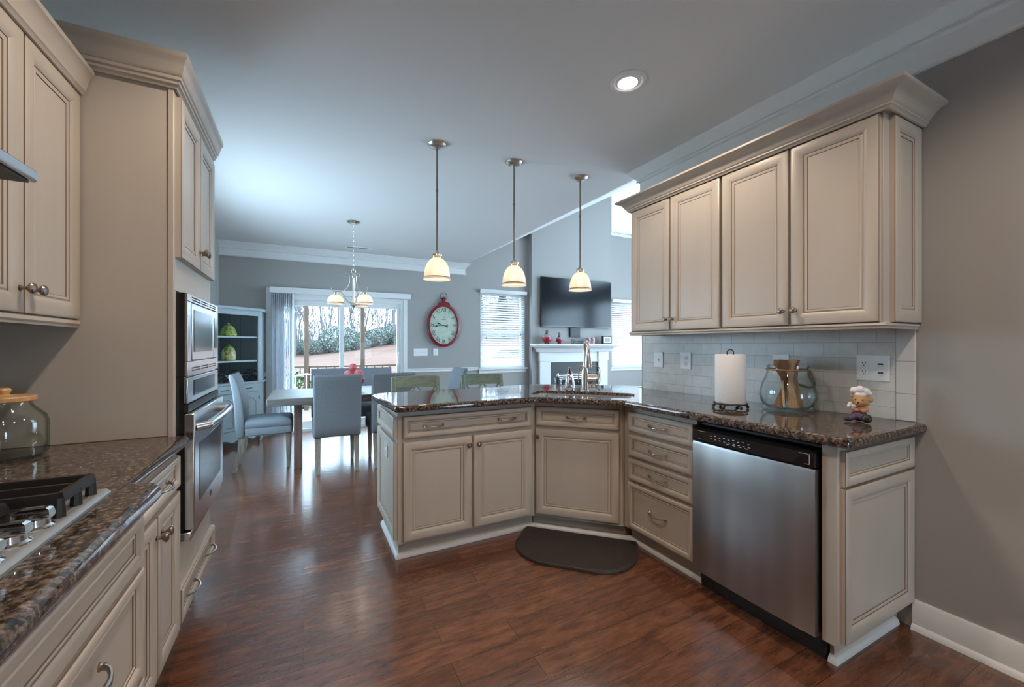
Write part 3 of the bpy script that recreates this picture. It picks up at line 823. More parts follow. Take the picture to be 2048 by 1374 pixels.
MB().box(XO+.0025, XO+.0042, OY0+.085, OY1-.175, 1.222, 1.392).build('window', 'black', p, bev=.001)
p = MB().box(XO-.008, XO+.003, OY1-.137, OY1-.032, 1.188, 1.418).build('control_panel', 'steel_plain', t, bev=.003)
MB().box(XO+.0025, XO+.0042, OY1-.118, OY1-.050, 1.235, 1.385).build('display', 'black', p)
# oven
t = thing('wall_oven', 'built-in stainless wall oven with a long bar handle under the microwave', 'oven', (-.45, 2.28, .50))
MB().box(TF-.40, XO-.012, OY0, OY1, .50, 1.125).build('body', 'black', t)
p = MB().box(XO-.012, XO, OY0, OY1, 1.022, 1.122).build('control_panel', 'steel_plain', t, bev=.003)
MB().box(XO, XO+.0015, OY0+.10, OY1-.09, 1.045, 1.108).build('display', 'black', p)
b = MB().box(XO-.012, XO+.002, OY0, OY1, .99, 1.018); b.build('vent_strip', 'blackmat', t)
p = MB().box(XO-.012, XO+.022, OY0, OY1, .535, .985).build('door', 'steel_plain', t, bev=.005)
MB().box(XO+.022, XO+.0235, OY0+.085, OY1-.075, .62, .855).build('window', 'black', p, bev=.001)
b = MB().tube([(XO+.020, OY0+.045, .925), (XO+.058, OY0+.055, .930), (XO+.066, OY0+.16, .932), (XO+.070, (OY0+OY1)/2, .932), (XO+.066, OY1-.16, .932), (XO+.058, OY1-.055, .930), (XO+.020, OY1-.045, .925)], .016, 12)
b.build('handle', 'steel_plain', p)
MB().box(XO+.022, XO+.0232, 2.265, 2.285, .568, .592).build('badge', 'slot', p)
MB().box(TF, XO+.012, OY0-.012, OY1+.006, .498, .530).build('lower_trim', 'steel_plain', t, bev=.003)

# ---- left wall cabinets and hood
LUF = -.706
T = frame((LUF, 0, 0), (0, 1, 0), (1, 0, 0))
t = thing('wall_cabinet', 'cream two-door wall cabinet tucked against the oven tower on the left wall', 'cabinet', (-.85, 1.61, 1.30))
MB().box(LX+.002, LUF, 1.288, 1.935, 1.33, 2.125).build('body', 'cream', t, bev=.002)
front(t, T, 1.296, 1.611, 1.338, 2.112, knob=(1.588, 1.405)); front(t, T, 1.617, 1.928, 1.338, 2.112, knob=(1.642, 1.405))
t = thing('wall_cabinet', 'short cream wall cabinet above the range hood', 'cabinet', (-.85, .9, 1.65))
MB().box(LX+.002, LUF, .50, 1.284, 1.66, 2.125).build('body', 'cream', t, bev=.002)
front(t, T, .508, .888, 1.668, 2.112); front(t, T, .894, 1.276, 1.668, 2.112)
cr3 = [(0, 2.112), (.008, 2.112), (.012, 2.120), (.016, 2.124), (.016, 2.130), (.018, 2.140), (.023, 2.164), (.030, 2.180), (.036, 2.186), (.037, 2.200), (0, 2.198)]
b = MB().sweep(cr3, [(LUF+.020, .45), (LUF+.020, 1.928)], side=1)
tag(b.build('cabinet_crown', 'cream', smooth=40), 'cream crown moulding over the left wall cabinets beside the tower', 'moulding')
lr3 = [(0, 1.338), (.004, 1.338), (.012, 1.332), (.014, 1.322), (.008, 1.316), (.008, 1.310), (0, 1.310)]
b = MB().sweep(lr3, [(LUF+.006, 1.288), (LUF+.006, 1.932)], side=1); b.box(LX+.02, LUF+.006, 1.288, 1.932, 1.318, 1.33)
tag(b.build('light_rail', 'cream', smooth=40), 'cream light rail under the left wall cabinet by the tower', 'moulding')
t = thing('range_hood', 'stainless under-cabinet range hood jutting out above the cooktop', 'range hood', (-.76, .88, 1.598))
b = MB(); b.prism([(LX+.003, 1.602), (-.520, 1.602), (-.516, 1.606), (-.516, 1.626), (-.60, 1.658), (LX+.003, 1.658)], .50, 1.262, 'y') if False else None
b.loft([[(LX+.003, y, 1.602), (-.520, y, 1.602), (-.516, y, 1.606), (-.516, y, 1.627), (-.62, y, 1.658), (LX+.003, y, 1.658)] for y in (.50, 1.262)], 0, True, True)
b.build('canopy', 'steel_plain', t, bev=.002)
MB().box(LX+.05, -.524, .515, 1.248, 1.597, 1.6015).build('filter', 'blackmat', t)

# ---- cooktop
t = thing('gas_cooktop', 'stainless gas cooktop let into the left granite counter', 'cooktop', (-.64, .89, TOPZ))
b = MB(); po = round_poly([(-.93, .50), (-.392, .50), (-.392, 1.262), (-.93, 1.262)], .02, 4)
b.loft([[(*p, TOPZ+.0005) for p in po], [(*p, TOPZ+.006) for p in po], [(*p, TOPZ+.011) for p in offset_poly(po, .005)], [(*p, TOPZ+.012) for p in offset_poly(po, .012)]], 0, True, False)
o = offset_poly(po, .012); b.add([(*p, TOPZ+.012) for p in o], [tuple(range(len(o)))]); b.build('deck', 'deck_steel', t, smooth=40)
zc = TOPZ+.012
MB().box(-.470, -.455, 1.17, 1.215, zc, zc+.0006).build('nameplate', 'slot', t)
def grate(x0, x1, y0, y1):
    b = MB(); h = .046; w = .008
    def bar(p, q): 
        d = (Vector(q)-Vector(p)).normalized(); n = Vector((-d.y, d.x))*w
        b.loft([[(c[0]+n.x, c[1]+n.y, zc+h-.018), (c[0]-n.x, c[1]-n.y, zc+h-.018), (c[0]-n.x*.6, c[1]-n.y*.6, zc+h), (c[0]+n.x*.6, c[1]+n.y*.6, zc+h)] for c in (p, q)], 0, True, True)
    ym = (y0+y1)/2; xm = (x0+x1)/2
    for x in (x0, x0+(x1-x0)*.33, x0+(x1-x0)*.67, x1): bar((x, y0), (x, y1))
    for y in (y0, ym, y1): bar((x0, y), (x1, y))
    for x in (x0, x1):
        for y in (y0, ym, y1): b.lathe([(.010, 0), (.008, h-.01)], (x, y, zc+.0005), 8)
    b.build('grate', 'iron', t)
    for x in (x0+(x1-x0)*.25, x0+(x1-x0)*.75):
        MB().lathe([(.048, 0), (.046, .006), (.030, .008), (.030, .014), (.026, .017), (.001, .018)], (x, ym, zc+.0003), 20).build('burner', 'iron', t)
grate(-.905, -.415, 1.085, 1.215); grate(-.905, -.478, .80, 1.06); grate(-.905, -.478, .54, .78)
for y in (1.035, .965, .895, .825, .755):
    b = MB(); c = (-.428, y, zc+.0003)
    b.lathe([(.026, 0), (.026, .004), (.021, .007), (.019, .018)], c, 20)
    b.loft([[(c[0]+sx*a, c[1]+sy*w, c[2]+z) for sx, sy in ((-1, -1), (1, -1), (1, 1), (-1, 1))] for a, w, z in ((.022, .010, .017), (.024, .011, .022), (.022, .009, .033), (.017, .006, .036))], 0, True, True)
    b.build('knob', 'chrome', t, smooth=30)

# ------------------------------------------------------------------ left counter jar
t = thing('glass_canister', 'clear glass canister with a wooden lid on the left counter by the tower', 'jar', (-.800, 1.775, TOPZ))
c = (-.800, 1.775, TOPZ+.001)
MB().lathe([(.001, .004), (.080, .002), (.092, .010), (.094, .03), (.094, .105), (.088, .125), (.066, .150), (.058, .162), (.058, .168), (.055, .168), (.055, .160), (.063, .148), (.084, .124), (.090, .105), (.090, .03), (.086, .012), (.001, .010)], c, 36, caps=False).build('glass_body', 'glass', t)
MB().lathe([(.001, 0), (.066, 0), (.069, .004), (.069, .014), (.066, .018), (.02, .020), (.014, .024), (.018, .036), (.014, .042), (.001, .044)], (c[0], c[1], c[2]+.168), 32).build('lid', 'lid_wood', t)

# ------------------------------------------------------------------ outlets and switches
XW = WX-.0105
def plate(y0, y1, z0, z1, kinds, label, name):
    t = thing(name, label, 'outlet' if name == 'outlet' else 'switch', (XW, (y0+y1)/2, z0))
    MB().box(XW-.006, XW, y0, y1, z0, z1).build('cover_plate', 'white', t, bev=.003)
    n = len(kinds); zm = (z0+z1)/2
    for i, k in enumerate(kinds):
        yc = y1-(i+.5)*(y1-y0)/n
        if k == 's':
            b = MB().box(XW-.008, XW-.006, yc-.006, yc+.006, zm-.012, zm+.012); b.box(XW-.016, XW-.008, yc-.004, yc+.004, zm-.002, zm+.010)
            b.build('toggle', 'white', t)
        else:
            b = MB()
            for s in (-1, 1):
                c = (XW-.0062, yc, zm+s*.020)
                b.lathe([(.0165, 0), (.0165, -.002), (.015, -.003)], c, 18, 0, 'x')
                if k == 'o':
                    for dy in (-.006, .006): b.box(XW-.0098, XW-.009, yc+dy-.0013, yc+dy+.0013, zm+s*.020-.001, zm+s*.020+.008, 1)
                    b.lathe([(.0025, 0), (.0025, -.0006)], (XW-.0092, yc, zm+s*.020-.007), 8, 1, 'x')
                else:
                    b.box(XW-.0098, XW-.009, yc-.010, yc+.010, zm+s*.020-.004, zm+s*.020+.004, 1)
            b.build('receptacle', ['white', 'slot'], t)
plate(2.200, 2.288, 1.080, 1.197, ['s'], 'white light switch on the backsplash at the window end', 'light_switch')
plate(1.953, 2.041, 1.080, 1.200, ['o'], 'white outlet on the backsplash between the switch and the paper towels', 'outlet')
plate(1.312, 1.400, 1.080, 1.199, ['o'], 'white outlet mostly hidden behind the jar of wooden utensils', 'outlet')
plate(.877, 1.003, 1.080, 1.201, ['o', 'x'], 'white double outlet on the backsplash above the bear figurine', 'outlet')

# ------------------------------------------------------------------ counter things
# faucet
fx, fy = dg(.295, .355)
t = thing('faucet', 'brushed nickel pull-down faucet behind the corner sink', 'faucet', (fx, fy, TOPZ))
MB().lathe([(.028, 0), (.028, .005), (.024, .010), (.023, .05), (.026, .10), (.024, .13), (.018, .16), (.0165, .17), (.0185, .176), (.0165, .182), (.014, .20)], (fx, fy, TOPZ+.0005), 24).build('body', 'nickel', t)
dx, dy = -.452, -.892
pts = [(fx, fy, TOPZ+.19)]
for i in range(13):
    a = PI*i/12; r = .065
    pts.append((fx+dx*(r-r*math.cos(a)), fy+dy*(r-r*math.cos(a)), TOPZ+.295+r*math.sin(a)))
pts.append((fx+dx*.13, fy+dy*.13, TOPZ+.27))
MB().tube(pts, .0125, 14).build('spout', 'nickel', t)
MB().lathe([(.0145, 0), (.0205, -.02), (.0235, -.075), (.0235, -.092), (.019, -.096), (.001, -.096)], (fx+dx*.13, fy+dy*.13, TOPZ+.275), 20).build('spray_head', 'nickel', t)
hx, hy = .80, -.60
MB().tube([(fx+hx*.015, fy+hy*.015, TOPZ+.085), (fx+hx*.05, fy+hy*.05, TOPZ+.085), (fx+hx*.075, fy+hy*.075, TOPZ+.086), (fx+hx*.095, fy+hy*.095, TOPZ+.10), (fx+hx*.105, fy+hy*.105, TOPZ+.13)], [.020, .020, .018, .010, .007], 14).build('lever', 'nickel', t)
# soap bottles
sx, sy = dg(.185, .340)
t = thing('soap_bottle', 'tall silvery ribbed soap bottle with a bronze pump behind the sink', 'bottle', (sx, sy, TOPZ))
b = MB(); rings = []
for r, z in ((.030, 0), (.036, .004), (.037, .03), (.034, .06), (.028, .09), (.021, .112), (.018, .120), (.018, .126)):
    rings.append([(sx+(r+.0018*math.cos(i*PI/2))*math.cos(2*PI*i/32), sy+(r+.0018*math.cos(i*PI/2))*math.sin(2*PI*i/32), TOPZ+.0005+z) for i in range(32)])
b.loft(rings, 0, True, True); b.build('bottle_body', 'silver_glass', t, smooth=60)
b = MB().lathe([(.016, .126), (.020, .130), (.018, .145), (.010, .150), (.008, .165), (.011, .168), (.011, .176), (.001, .178)], (sx, sy, TOPZ), 16); b.tube([(sx, sy, TOPZ+.172), (sx-.02, sy-.025, TOPZ+.174), (sx-.024, sy-.030, TOPZ+.168)], .004, 8); b.build('pump', 'copper', t)
cx, cy = dg(.015, .735)
t = thing('soap_bottle', 'small clear glass bottle standing behind the silvery soap bottle', 'bottle', (cx, cy, TOPZ))
MB().lathe([(.001, .002), (.026, 0), (.031, .006), (.031, .045), (.026, .058), (.012, .066), (.010, .075)], (cx, cy, TOPZ+.0005), 20).build('bottle_body', 'glass', t)
MB().lathe([(.012, .075), (.012, .085), (.007, .09), (.007, .10), (.001, .101)], (cx, cy, TOPZ), 12).build('pump', 'chrome', t)
# wire sponge caddy
kx, ky = dg(.275, .745)
t = thing('sponge_caddy', 'dark wire sponge caddy standing behind the faucet', 'caddy', (kx, ky, TOPZ))
b = MB(frame((kx, ky, TOPZ), (.86, -.5, 0), (-.5, -.86, 0)))
for y in (-.035, .035):
    lp = round_poly([(-.085, .012), (.085, .012), (.085, .165), (-.085, .165)], .035, 5)
    b.tube([(p[0], y, p[1]) for p in lp], .0032, 6, closed=True)
    for z in (.06, .115): b.tube([(-.085, y, z), (.085, y, z)], .0024, 6)
for x in (-.085, 0, .085): b.tube([(x, -.035, .035), (x, 0, .03), (x, .035, .035)], .0024, 6)
for x in (-.06, .06):
    for y in (-.035, .035): b.tube([(x, y, .012), (x, y, .0005)], .003, 6)
b.build('wire_frame', 'pewter', t)
b = MB(frame((kx, ky, TOPZ), (.86, -.5, 0), (-.5, -.86, 0))).box(-.055, .065, -.022, .022, .038, .098); tag(b.build('sponge', 'white', bev=.006), 'white sponge held in the wire caddy behind the faucet', 'sponge')

# paper towels
px, py = 2.052, 1.425
t = thing('paper_towel_holder', 'black wrought iron paper towel holder with a looped top', 'holder', (px, py, TOPZ))
b = MB(); b.tube([(*p, TOPZ+.026) for p in arc(px, py, .082, 0, 2*PI*23/24, 23)], .004, 8, closed=True)
for k in range(6):
    a = k*PI/3+.2; x, y = px+.082*math.cos(a), py+.082*math.sin(a)
    b.ball((x, y, TOPZ+.0095), .009, 10); b.tube([(x, y, TOPZ+.015), (px, py, TOPZ+.026)], .003, 6)
b.build('base', 'iron', t)
b = MB().tube([(px, py, TOPZ+.026), (px, py, TOPZ+.285)], .004, 8); b.tube([(px+.86*q[0], py-.5*q[0], TOPZ+.297+q[1]) for q in [(.018*math.cos(a), .018*math.sin(a)) for a in [2*PI*i/16 for i in range(16)]]], .003, 6, closed=True)
b.build('rod', 'iron', t)
b = MB().lathe([(.021, 0), (.0735, 0), (.075, .003), (.075, .255), (.0735, .258), (.021, .258), (.021, 0)], (px, py, TOPZ+.031), 48, caps=False)
tag(b.build('paper_towel_roll', 'paper'), 'white roll of paper towels on the black iron holder', 'paper towels')

# jar of wooden utensils
jx, jy = 2.232, 1.232
t = thing('glass_jar', 'large bulging glass jar holding wooden spatulas on the right counter', 'jar', (jx, jy, TOPZ))
jc = (jx, jy, TOPZ+.001)
MB().lathe([(.001, .012), (.095, .010), (.112, .004), (.118, .012), (.112, .030), (.120, .050), (.126, .075), (.124, .105), (.112, .145), (.098, .180), (.090, .205), (.088, .216), (.093, .222), (.093, .232), (.086, .234), (.084, .216), (.094, .180), (.108, .145), (.120, .105), (.122, .075), (.115, .050), (.106, .030), (.09, .018), (.001, .018)], jc, 48, caps=False).build('glass_body', 'glass', t)
b = MB().tube([(*p, TOPZ+.213) for p in arc(jx, jy, .0925, 0, 2*PI*31/32, 31)], .0042, 8, closed=True); b.build('cord_collar', 'rope', t)
b = MB(); pts = []
for i in range(17):
    s = i/16; a = -1.35+2.2*s
    rr = .096+.034*math.sin(PI*s); pts.append((jx+rr*math.cos(a), jy+rr*math.sin(a), TOPZ+.213-.095*math.sin(PI*s)))
b.tube(pts, .006, 8); b.build('rope_handle', 'rope', t)
ut = [(-.035, -.045, -.02, -.02, 'spoon', 0), (.040, -.035, .030, -.01, 'spoon', 0), (-.01, -.055, .02, .02, 'spoon', 1), (.02, .03, -.05, -.01, 'spoon_dark', 1), (-.05, .02, .05, .0, 'spoon_dark', 0), (.06, .02, .0, .05, 'spoon', 1), (-.065, -.02, .01, .04, 'spoon', 2), (.0, .06, .01, -.05, 'spoon_dark', 2)]
wl = ['pale flat-ended wooden spatula at the left front of the glass jar', 'pale wooden spatula with two rivet holes at the right front of the jar', 'pale slotted wooden turner leaning across the middle of the jar', 'dark wooden spoon standing in the middle of the glass jar', 'dark wooden spatula leaning to the right inside the jar', 'pale wooden spoon at the right side of the glass jar', 'thin pale wooden stick at the left side of the glass jar', 'thin dark wooden stick at the back of the glass jar']
for (x0, y0, x1, y1, m, k), lb in zip(ut, wl):
    p0 = Vector((jx+x0, jy+y0, TOPZ+.0215)); p1 = Vector((jx+x1, jy+y1, TOPZ+.262)); dvec = p1-p0
    side = Vector((.48, -.88, 0)).normalized()
    nrm = dvec.cross(side).normalized()
    b = MB(); rings = []
    widths = {0: [(0, .019), (.12, .019), (.35, .012), (.6, .010), (.85, .020), (1.0, .022)], 1: [(0, .008), (.3, .008), (.6, .009), (.75, .020), (.9, .025), (1.0, .018)], 2: [(0, .005), (.5, .006), (1.0, .005)]}[k]
    for s, w in widths:
        c = p0+dvec*s
        rings.append([c-side*w-nrm*.003, c+side*w-nrm*.003, c+side*w+nrm*.003, c-side*w+nrm*.003])
    b.loft(rings, 0, True, True)
    for s in (.05, .92):
        if k == 0:
            for q in (-1, 1):
                c = p0+dvec*s+side*(.006 if s > .5 else .009)*q; 
                b.loft([[c+nrm*h*.0034+side*.002*math.cos(2*PI*i/8)+dvec.normalized()*.002*math.sin(2*PI*i/8) for i in range(8)] for h in (-1, 1)], 1, True, True)
    tag(b.build('wooden_spatula' if k == 0 else 'wooden_spoon' if k == 1 else 'wooden_stick', [m, 'slot'], bev=.001), lb, 'utensil', 'wooden utensils in the glass jar')

# bear figurine
ex, ey = 2.205, .915
t = thing('bear_figurine', 'small seated teddy bear chef figurine at the right end of the counter', 'figurine', (ex, ey, TOPZ))
fr = frame((ex, ey, TOPZ+.0008), (.48, -.877, 0), (-.877, -.48, 0))     # x to the right as seen, y towards the room
def lump(name, m, balls, vox=.0028):
    b = MB(fr)
    for x, y, z, r, *sc in balls: b.ball((x, y, z), r, 14, sc=sc[0] if sc else (1, 1, 1))
    o = b.build(name, m, t)
    r = o.modifiers.new('skin', 'REMESH'); r.mode = 'VOXEL'; r.voxel_size = vox; r.use_smooth_shade = True
    return o
lump('trousers', 'purple', [(0, 0, .026, .026, (1.1, 1, 1)), (-.020, .018, .020, .014), (-.034, .026, .013, .012), (.010, .022, .020, .016), (.016, .036, .018, .015)])
lump('shoe', 'blackmat', [(.020, .050, .020, .0190, (1, .8, 1))]); lump('shoe', 'blackmat', [(-.044, .034, .010, .0105, (1.4, .9, .8))])
lump('shirt', 'orange', [(0, 0, .056, .023, (1.05, .9, 1)), (-.022, .010, .058, .010), (.022, .012, .054, .011), (.010, .022, .050, .009), (-.012, .022, .052, .009)])
hd = lump('head', 'bear', [(.004, .006, .092, .030), (-.006, .031, .084, .014), (-.022, 0, .113, .010), (.036, 0, .096, .0125), (.020, .012, .082, .014)], .0022)
b = MB(fr)
for x, y, z, r in ((-.016, .031, .098, .0032), (.008, .034, .098, .0032), (-.008, .0445, .087, .0040)): b.ball((x, y, z), r, 8)
b.build('face', 'ink', hd)
lump('chef_hat', 'hat', [(.002, .002, .119, .024, (1, 1, .6)), (-.018, .004, .136, .016), (.002, .010, .142, .017), (.022, .002, .134, .017), (0, -.010, .138, .017), (.034, .004, .124, .011)])
lump('apron', 'hat', [(-.032, .010, .074, .009, (1, .6, 1.4)), (-.038, .012, .066, .007), (-.018, .02, .068, .008)])

# floor mat
t = None
def mg(u, v): return ((u+v)*s2, (v-u)*s2)
mp = [(-.775, 2.685), (-.775, 2.47)]
mp += arc(-.525, 2.50, .25, PI, PI*1.5, 8) + arc(-.285, 2.50, .25, PI*1.5, 2*PI, 8) + [(-.035, 2.685)]
poly = [mg(u, v) for u, v in mp]
b = MB()
def sc_poly(k): 
    cx = sum(p[0] for p in poly)/len(poly); cy = sum(p[1] for p in poly)/len(poly)
    return [(cx+(p[0]-cx)*k, cy+(p[1]-cy)*k) for p in poly]
b.loft([[(*p, .001) for p in sc_poly(1)], [(*p, .008) for p in sc_poly(1)], [(*p, .017) for p in sc_poly(.97)], [(*p, .019) for p in sc_poly(.94)]], 0, True, False)
tp = sc_poly(.94); tri = tessellate_polygon([[Vector((*p, 0)) for p in tp]]); b.add([(*p, .019) for p in tp], [tuple(x) for x in tri])
tag(b.build('floor_mat', 'rubber'), 'dark brown half-round cushioned floor mat in front of the sink cabinet', 'mat')

# ------------------------------------------------------------------ lamps
def dome(b, c, r, h, mi=0, t=.004):
    pr = []
    for i in range(11):
        a = PI/2*i/10; pr.append((max(.022, r*math.sin(a)**.92), h*math.cos(a)))
    inner = [(max(.018, q[0]-t), q[1]-(t if i < 9 else 0)) for i, q in enumerate(pr)][::-1]
    b.lathe(pr+[(r+.007, -.012), (r+.002, -.013)]+inner, c, 32, mi, caps=False)
pend = thing('pendant_light', 'nickel pendant with a lit glass dome, nearest the dining table', 'pendant light', (.817, 2.733, ZC), 'pendant lights over the peninsula')
px_, py_ = .817, 2.733
MB().lathe([(.062, 0), (.062, -.006), (.050, -.020), (.030, -.026), (.010, -.030)], (px_, py_, ZC-.0005), 28).build('canopy', 'nickel', pend)
b = MB().tube([(px_, py_, ZC-.028), (px_, py_, 1.90)], .0062, 10); b.lathe([(.008, 0), (.010, .01), (.008, .02)], (px_, py_, 2.30), 12); b.build('rod', 'pewter', pend)
MB().lathe([(.0065, .048), (.010, .044), (.024, .028), (.034, .022), (.035, .010), (.028, .006), (.026, -.004)], (px_, py_, 1.850), 24).build('socket', 'nickel', pend)
b = MB(); dome(b, (px_, py_, 1.712), .089, .142); sh = b.build('lamp_shade', 'alabaster', pend)
MB().tube([(*p, 1.712) for p in arc(px_, py_, .0895, 0, 2*PI*31/32, 31)], .0032, 6, closed=True).build('rim_band', 'pewter', sh)
MB().lathe([(.010, .10), (.012, .075), (.024, .045), (.026, .03), (.02, .012), (.001, .006)], (px_, py_, 1.725), 16).build('bulb', 'bulb', pend)
light('pendant_lamp', 'POINT', (px_, py_, 1.757), PENDANT_POWER, LAMP_WHITE, .030, pend)
dup(pend, (1.414, 2.733, ZC), 0, 'nickel pendant with a lit glass dome, middle one of the three over the peninsula')
dup(pend, (2.030, 2.738, ZC), 0, 'nickel pendant with a lit glass dome in front of the television')

# chandelier
hx0, hy0 = .497, 4.875
t = thing('chandelier', 'nickel three-arm chandelier with lit glass domes over the dining table', 'chandelier', (hx0, hy0, ZC))
MB().lathe([(.070, 0), (.070, -.005), (.055, -.020), (.02, -.028), (.008, -.034)], (hx0, hy0, ZC-.0005), 28).build('canopy', 'nickel', t)
b = MB(); z = ZC-.034; k = 0
while z > 2.10:
    ux, uy = (1, 0) if k % 2 else (0, 1)
    b.tube([(hx0+ux*.007*math.cos(a), hy0+uy*.007*math.cos(a), z-.014+.017*math.sin(a)) for a in [2*PI*i/10 for i in range(10)]], .0018, 5, closed=True); z -= .027; k += 1
b.tube([(hx0+.022*math.cos(a), hy0, 2.075+.024*math.sin(a)) for a in [2*PI*i/16 for i in range(16)]], .003, 6, closed=True)
b.build('chain', 'nickel', t)
MB().lathe([(.003, 2.055), (.012, 2.048), (.024, 2.040), (.026, 2.025), (.014, 2.01), (.009, 1.99), (.010, 1.85), (.012, 1.74), (.010, 1.725), (.028, 1.705), (.030, 1.695), (.015, 1.68), (.008, 1.665), (.001, 1.655)], (hx0, hy0, 0), 20).build('column', 'nickel', t)
for k in range(3):
    a = R(90-27)+k*2*PI/3; ca, sa = math.cos(a), math.sin(a)
    def P(r, z): return (hx0+ca*r, hy0+sa*r, z)
    def S(ctrl, n=8):
        out = []
        for i in range(len(ctrl)-1):
            p0, p1, p2, p3 = [Vector(ctrl[max(0, min(len(ctrl)-1, j))]) for j in (i-1, i, i+1, i+2)]
            for q in range(n):
                s = q/n; out.append(.5*((2*p1)+(-p0+p2)*s+(2*p0-5*p1+4*p2-p3)*s*s+(-p0+3*p1-3*p2+p3)*s**3))
        out.append(Vector(ctrl[-1])); return out
    up = [P(r, z) for r, z in ((.095, 2.005), (.10, 2.03), (.075, 2.045), (.05, 2.03), (.042, 1.99), (.05, 1.93), (.09, 1.865), (.15, 1.84), (.205, 1.845), (.228, 1.862), (.222, 1.88))]
    lo_ = [P(r, z) for r, z in ((.012, 1.72), (.05, 1.725), (.085, 1.77), (.12, 1.825), (.165, 1.84))]
    b = MB().tube(S(up), .0052, 8); b.tube(S(lo_), .0048, 8); b.build('arm', 'nickel', t)
    c = P(.185, 0)
    MB().lathe([(.010, 1.842), (.012, 1.835), (.022, 1.825), (.022, 1.80), (.026, 1.798)], (c[0], c[1], 0), 16).build('socket', 'nickel', t)
    b = MB(); dome(b, (c[0], c[1], 1.712), .088, .095); sh = b.build('lamp_shade', 'alabaster', t)
    MB().tube([(*p, 1.712) for p in arc(c[0], c[1], .0885, 0, 2*PI*23/24, 23)], .003, 6, closed=True).build('rim_band', 'pewter', sh)
    MB().lathe([(.010, .07), (.022, .045), (.024, .03), (.018, .014), (.001, .008)], (c[0], c[1], 1.72), 14).build('bulb', 'bulb', t)
    light('chandelier_lamp', 'POINT', (c[0], c[1], 1.748), CHANDELIER_POWER, LAMP_WHITE, .028, t)

# recessed ceiling lights
can = thing('recessed_light', 'round recessed ceiling light glowing in the kitchen ceiling above the counters', 'ceiling light', (1.518, 1.628, ZC), 'recessed kitchen lights')
cx, cy = 1.518, 1.628
MB().lathe([(.094, 0), (.094, -.004), (.088, -.007), (.074, -.007), (.070, -.003), (.066, 0), (.062, .0)], (cx, cy, ZC-.0004), 40, caps=False).build('trim_ring', 'white', can)
MB().lathe([(.001, -.0012), (.064, -.0012), (.066, -.0008)], (cx, cy, ZC), 32, caps=False).build('baffle', 'white', can)
MB().lathe([(.001, -.003), (.048, -.003), (.051, -.0014)], (cx+.006, cy+.012, ZC), 28, caps=False).build('lens', 'can_lens', can)
def can_light(x, y, p=1.0):
    o = light('recessed_lamp', 'SPOT', (x, y, ZC-.012), CAN_POWER*p, WARM, .045)
    o.data.spot_size = R(150); o.data.spot_blend = .6; o.rotation_euler = (0, 0, 0)
can_light(cx, cy)
for x, y, lb in ((.06, 1.50, 'round recessed ceiling light in front of the oven tower'), (1.518, .1, 'round recessed ceiling light in the near right of the kitchen ceiling'), (.06, .0, 'round recessed ceiling light over the near left counter'), (.8, -1.4, 'round recessed ceiling light at the back of the kitchen')):
    dup(can, (x, y, ZC), 0, lb); can_light(x, y)

# ceiling vent
t = thing('ceiling_vent', 'white slotted air vent in the ceiling near the far wall', 'vent', (.69, 6.14, ZC))
MB().box(.51, .87, 6.085, 6.20, ZC-.008, ZC-.0003).build('grille_frame', 'white', t, bev=.003)
b = MB()
for i in range(2): b.box(.54+i*.15, .68+i*.15, 6.125, 6.160, ZC-.0088, ZC-.0079)
b.build('slot', 'slot', t)

# ------------------------------------------------------------------ dining furniture
t = thing('dining_table', 'weathered grey wooden dining table with a thick top', 'table', (.555, 4.88, 0))
MB().box(-.31, 1.42, 4.41, 5.35, .672, .742).build('tabletop', 'table_wood', t, bev=.006)
for x in (-.05, 1.16):
    for y in (4.69, 5.07): MB().box(x-.038, x+.038, y-.038, y+.038, .001, .672).build('leg', 'post_wood', t, bev=.004)
    MB().box(x-.036, x+.036, 4.73, 5.03, .58, .66).build('stretcher', 'post_wood', t, bev=.003)

def dining_chair(label, loc, rot, first=[None]):
    if first[0] is not None: return dup(first[0], loc, rot, label)
    t = thing('dining_chair', label, 'chair', (0, 0, 0), 'upholstered dining chairs'); first[0] = t
    def slabs(path, w0, w1, n=6):     # path of (y, z, thickness)
        rings = []
        for k, (y, z, th) in enumerate(path):
            s = k/(len(path)-1); w = w0+(w1-w0)*s; r = .020
            rr = round_poly([(-w, y-th/2), (w, y-th/2), (w, y+th/2), (-w, y+th/2)], r, 3)
            rings.append([(*p, z) for p in rr])
        return rings
    b = MB()
    path = [(-.195, .350, .050), (-.195, .362, .072), (-.196, .45, .080), (-.200, .56, .084), (-.210, .68, .080), (-.226, .79, .072), (-.246, .88, .064), (-.262, .935, .056), (-.268, .955, .044), (-.270, .962, .024)]
    b.loft(slabs(path, .215, .222), 0, True, True); b.build('backrest', 'fabric', t, smooth=50)
    b = MB()
    def ring(ins, z, r=.03): return [(*p, z) for p in round_poly([(-.222+ins, -.155), (.222-ins, -.155), (.222-ins, .255-ins), (-.222+ins, .255-ins)], [.005, .005, r, r], 4)]
    b.loft([ring(.012, .355), ring(.0, .362), ring(0, .425), ring(.004, .430), ring(0, .435), ring(0, .468), ring(.010, .492), ring(.035, .508), ring(.09, .518), ring(.15, .522)], 0, True, True)
    b.build('seat', 'fabric', t, smooth=50)
    for x in (-.175, .175):
        MB().loft([[(x+a*w, y+c*w, z) for a, c in ((-1, -1), (1, -1), (1, 1), (-1, 1))] for y, z, w in ((-.250, .001, .018), (-.222, .10, .020), (-.198, .20, .022), (-.185, .36, .024))], 0, True, True).build('leg', 'leg_wood', t, bev=.003)
        MB().loft([[(x+a*w, .215+c*w, z) for a, c in ((-1, -1), (1, -1), (1, 1), (-1, 1))] for z, w in ((.001, .015), (.20, .020), (.36, .023))], 0, True, True).build('leg', 'leg_wood', t, bev=.003)
    t.location = loc; t.rotation_euler = (0, 0, rot)
    return t
